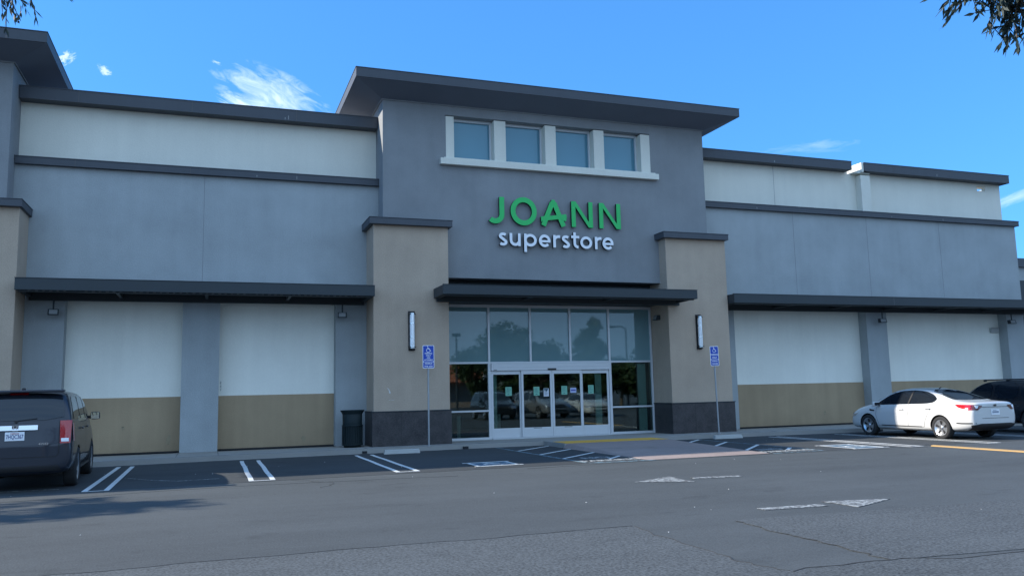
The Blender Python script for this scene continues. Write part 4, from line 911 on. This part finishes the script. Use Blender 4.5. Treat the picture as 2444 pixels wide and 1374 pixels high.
# ================================================================== TREES
def leafmat(name, a, b):
    M = bpy.data.materials.new(name); M.use_nodes = True; t = M.node_tree; p = t.nodes['Principled BSDF']; p.inputs['Roughness'].default_value = .6
    oi = N(t, 'ShaderNodeNewGeometry'); mxx = N(t, 'ShaderNodeMix', data_type='RGBA'); t.links.new(oi.outputs['Random Per Island'], mxx.inputs[0])
    mxx.inputs[6].default_value = (*a, 1); mxx.inputs[7].default_value = (*b, 1); t.links.new(mxx.outputs[2], p.inputs['Base Color'])
    tr = N(t, 'ShaderNodeBsdfTranslucent'); t.links.new(mxx.outputs[2], tr.inputs[0]); ms = N(t, 'ShaderNodeMixShader'); ms.inputs[0].default_value = .25
    t.links.new(p.outputs[0], ms.inputs[1]); t.links.new(tr.outputs[0], ms.inputs[2]); t.links.new(ms.outputs[0], t.nodes['Material Output'].inputs[0]); return M
M_leaf = leafmat('green_leaves', (.035, .07, .022), (.075, .11, .035)); M_leafd = leafmat('dark_spray_leaves', (.016, .034, .03), (.04, .06, .05))
def leaf_quad(V, F, p, d, l, w):
    d = d.normalized(); s = d.cross(Vector((random.uniform(-1, 1), random.uniform(-1, 1), random.uniform(-1, 1)))).normalized()*w
    b = len(V); V += [tuple(p), tuple(p+d*l*.5+s), tuple(p+d*l), tuple(p+d*l*.5-s)]; F.append((b, b+1, b+2, b+3))
def rnd(): 
    while True:
        v = Vector((random.uniform(-1, 1), random.uniform(-1, 1), random.uniform(-1, 1)))
        if .05 < v.length < 1: return v
def tree(label, loc, h, cr, ch, nleaf, size, nclump, m, group=None, seed=1):
    random.seed(seed); t = thing('tree', label, 'tree', loc, random.uniform(0, 6), group)
    g = MB(); g.cyl((0, 0, 0), (.08, .05, h*.35), .16, .12, 10); g.cyl((.08, .05, h*.35), (0, .1, h*.8), .12, .05, 10)
    V, F = [], []
    for c in range(nclump):
        v = rnd(); c0 = Vector((v.x*cr, v.y*cr, h-ch/2+v.z*ch/2)); taper = 1-.45*max(0, v.z); c0.x *= taper; c0.y *= taper
        if c % 3 == 0: g.cyl((.05, .05, h*.3+random.random()*h*.2), tuple(c0), .05, .015, 6)
        rr_ = random.uniform(.22, .42)*cr
        for k in range(nleaf//nclump):
            q = rnd(); p = c0+Vector((q.x*rr_, q.y*rr_, q.z*rr_*.9)); leaf_quad(V, F, p, rnd()+Vector((0, 0, -.2)), size*random.uniform(.6, 1.3), size*.3)
    g.obj('trunk', M_bark, t); g = MB(); g.add(V, F); g.obj('crown', m, t, fix=False); return t
def copy_tree(src, label, loc, rz, sc):
    r = src.copy(); COL.objects.link(r); r.location = loc; r.rotation_euler = (0, 0, rz); r.scale = (sc[0], sc[0], sc[1]); r['label'] = label
    for ch in list(src.children): c = ch.copy(); COL.objects.link(c); c.parent = r
GRP = 'trees across the car park mirrored in the glass'
ta = tree('full round tree across the car park, mirrored in the second upper pane', (28*S, -42*S, 0), 8.6, 3.0, 6.8, 5200, .42, 34, M_leaf, GRP, 3)
tb = tree('narrow upright tree across the car park, mirrored in the fourth upper pane', (36*S, -43*S, 0), 8.4, 1.9, 7.0, 3600, .40, 26, M_leaf, GRP, 5)
for i, (src, x, y, s1, s2, lab) in enumerate(((ta, 31.5, -44, .9, .80, 'middle-height tree mirrored in the centre upper pane'), (ta, 24.5, -40, .75, .70, 'short tree mirrored in the left upper pane'),
        (tb, 41.5, -41, 1.2, .88, 'upright tree mirrored in the rightmost upper pane'), (tb, 33.6, -39, 1.0, .62, 'low tree mirrored between the two taller ones'),
        (ta, 39, -46, 1.0, .62, 'low broad tree mirrored behind the upright trees'), (ta, 46, -44, 1.2, .95, 'broad tree beyond the light pole across the car park'),
        (tb, 21.0, -47, 1.3, .8, 'slim tree left of the orange-roofed building'), (ta, 12, -46, 1.0, .8, 'round tree straight behind the camera'), (ta, 52, -48, 1.3, .8, 'broad tree at the far end of the mirrored row'),
        (tb, 28.0, -36, 1.5, .55, 'low dense tree behind the mirrored cars'), (ta, 34.5, -35, 1.0, .5, 'low round tree behind the mirrored cars'))):
    copy_tree(src, lab, (x*S, y*S, 0), i*1.3, (s1, s2))
# orange roofed building behind the camera
Ob = thing('roofed_building', 'low building with orange roof across the car park, mirrored in the left window', 'building')
g = MB(S); g.box(20, 32.5, -70, -58, 0, 2.6); g.obj('wall', M_taupe, Ob)
g = MB(S); g.add([(19.4, -57, 2.5), (33, -57, 2.5), (33, -71, 2.5), (19.4, -71, 2.5), (23, -63, 4.4), (30, -63, 4.4)], [(0, 1, 5, 4), (1, 2, 5), (2, 3, 4, 5), (3, 0, 4), (0, 3, 2, 1)]); g.obj('roof', mat('orange_tile', (.45, .13, .05), .8, .3, 6), Ob)
MB(S).box(30.5, 32.3, -57.1, -56.9, 2.6, 3.3).obj('signboard', M_lwhite, Ob)
for i, (x, y, h, lab) in enumerate(((22.6, -39, 6.6, 'tall lamp pole mirrored in the leftmost upper pane'), (39.3, -43, 7.6, 'tall lamp pole with a curved arm mirrored in the rightmost upper pane'))):
    t = thing('lamp_pole', lab, 'lamp post', (x*S, y*S, 0), 0, 'lamp poles across the car park'); g = MB(); g.cyl((0, 0, 0), (0, 0, h), .11, .07, 10)
    if i: g.cyl((0, 0, h), (-.5, 0, h+.25), .07, .06, 8); g.cyl((-.5, 0, h+.25), (-1.4, 0, h+.2), .06, .06, 8)
    g.obj('pole', M_trim, t); g = MB(); g.box(-.35 if not i else -1.9, .35 if not i else -1.2, -.2, .2, h-.1 if not i else h+.1, h+.15 if not i else h+.28); g.obj('lamp_head', M_trim, t, .02)
# hills behind the camera
g = MB(); V = []; n = 60; random.seed(11)
for i in range(n+1):
    a = math.radians(150+ (-120)*i/n - 120); d = 620; x, y = 60+d*math.cos(a), -20+d*math.sin(a)
    hh = 34*(.55+.45*math.sin(i*.23+1.0))+4*math.sin(i*.9)
    V += [(x, y, 0), (x*1.08, y*1.08, hh), (x*1.35, y*1.35, 0)]
F = []
for i in range(n): b = i*3; F += [(b, b+3, b+4, b+1), (b+1, b+4, b+5, b+2)]
g.add(V, F, 0, True); structure('hills', g, mat('dry_hill', (.12, .13, .09), .95, .3, .02))
# overhanging sprays near the camera
def dirv(az, el): a, e = math.radians(az), math.radians(el); return Vector((math.sin(a)*math.cos(e), math.cos(a)*math.cos(e), math.sin(e)))
CP = Vector((4.9318, -22.4631, 1.4299))*S
def spray(V, F, g, p0, d, L, lf, dens=1.0):
    """a drooping twig with narrow leaves along it"""
    p = Vector(p0); n = max(3, int(L/.045)); d = d.normalized()
    for i in range(n):
        d = (d+Vector((jit(.12), jit(.12), jit(.12)-.045))).normalized(); q = p+d*(L/n); g.cyl(tuple(p), tuple(q), .0035, .0025, 5, cap=False)
        for k in range(2 if random.random() < dens else 1):
            a = (d*1.1+rnd()*.9+Vector((0, 0, -.25))); leaf_quad(V, F, q, a, lf*random.uniform(.6, 1.25), lf*.13)
        p = q
    leaf_quad(V, F, p, d, lf*1.2, lf*.1)
def near_tree(label, base, h, limbs, seed, crown_c, crown_r, lf=.085):
    random.seed(seed); t = thing('overhanging_tree', label, 'tree', base); bx_ = Vector(base); g = MB(); V, F = [], []
    g.cyl((0, 0, 0), (.05, 0, h*.5), .17, .13, 12); g.cyl((.05, 0, h*.5), (0, .1, h), .13, .05, 12)
    for tgt, tw in limbs:      # tgt: world point where the limb ends; tw: list of (direction, length)
        T = Vector(tgt)-bx_; s0 = Vector((.03, 0, h*.55)); mid = (s0+T)/2+Vector((0, 0, .35)); g.cyl(tuple(s0), tuple(mid), .05, .03, 8); g.cyl(tuple(mid), tuple(T), .03, .008, 8)
        for (dd, L, nn) in tw:
            for k in range(nn): spray(V, F, g, T+rnd()*.12+(mid-T)*random.uniform(0, .18), Vector(dd)+rnd()*.55, L*random.uniform(.5, 1.1), lf)
    cc = Vector(crown_c)-bx_
    for c in range(26):
        v = rnd(); c0 = cc+Vector((v.x*crown_r[0], v.y*crown_r[1], v.z*crown_r[2])); g.cyl((.03, 0, h*.6), tuple(c0), .025, .008, 6)
        for k in range(75): leaf_quad(V, F, c0+rnd()*.55, rnd()+Vector((0, 0, -.3)), .16, .03)
    g.obj('trunk', M_bark, t); g = MB(); g.add(V, F); g.obj('crown', M_leafd, t, fix=False)
def at(az, el, d): return tuple(CP+dirv(az, el)*d)
rt = CP+dirv(66, 0)*7.2
limbs = [(at(49.7, 23.9, 7.0), [((-.5, .1, -.25), .22, 20)]), (at(50.6, 23.9, 7.0), [((-.2, 0, -.35), .24, 22)]), (at(51.6, 23.7, 7.0), [((0, 0, -.35), .26, 22)]),
         (at(52.5, 23.2, 7.0), [((.1, 0, -.35), .26, 20)]), (at(52.3, 22.2, 7.0), [((0, 0, -.6), .20, 12)]), (at(51.9, 21.5, 7.0), [((-.2, .1, -.3), .19, 14)]), (at(52.6, 21.3, 7.0), [((.1, 0, -.3), .15, 9)]), (at(53.6, 23.4, 7.0), [((.2, 0, -.3), .25, 12)])]
near_tree('tree with drooping narrow leaves overhanging the top right corner', (rt.x, rt.y, 0), 5.6, limbs, 21, at(64, 34, 7.0), (1.5, 1.5, 1.0))
lt = CP+dirv(-30, 0)*6.8
limbs = [(at(-12.0, 23.9, 6.5), [((0, 0, -1), .16, 8)]), (at(-12.9, 24.0, 6.5), [((-.1, 0, -.8), .18, 5)]), (at(-10.4, 24.6, 6.5), [((.5, 0, -.25), .12, 3)]), (at(-11.4, 24.2, 6.5), [((.2, 0, -1), .2, 7)])]
near_tree('tree whose leafy twigs poke into the top left corner', (lt.x, lt.y, 0), 5.6, limbs, 8, at(-27, 38, 6.5), (1.3, 1.3, .9), .06)
tree('tree standing just outside the left edge, shading the asphalt', (-10.0*S, -5.7*S, 0), 9.8, 1.6, 4.0, 3300, .22, 30, M_leaf, None, 14)
# ================================================================== LITTER
random.seed(5); g = MB()
for i in range(28):
    x = random.uniform(2, 20)*S; y = random.uniform(-17, -3)*S; s_ = random.uniform(.005, .013); a = random.uniform(0, 3)
    g.prism([(x+s_*math.cos(a+k*1.5)*random.uniform(.6, 1.3), y+s_*math.sin(a+k*1.5)*random.uniform(.6, 1.3)) for k in range(4)], .006, axis='z', at=.006)
setp(g.obj('litter_flecks', M_litter), 'tiny pale litter flecks and pebbles scattered over the asphalt', 'litter', None, 'stuff')
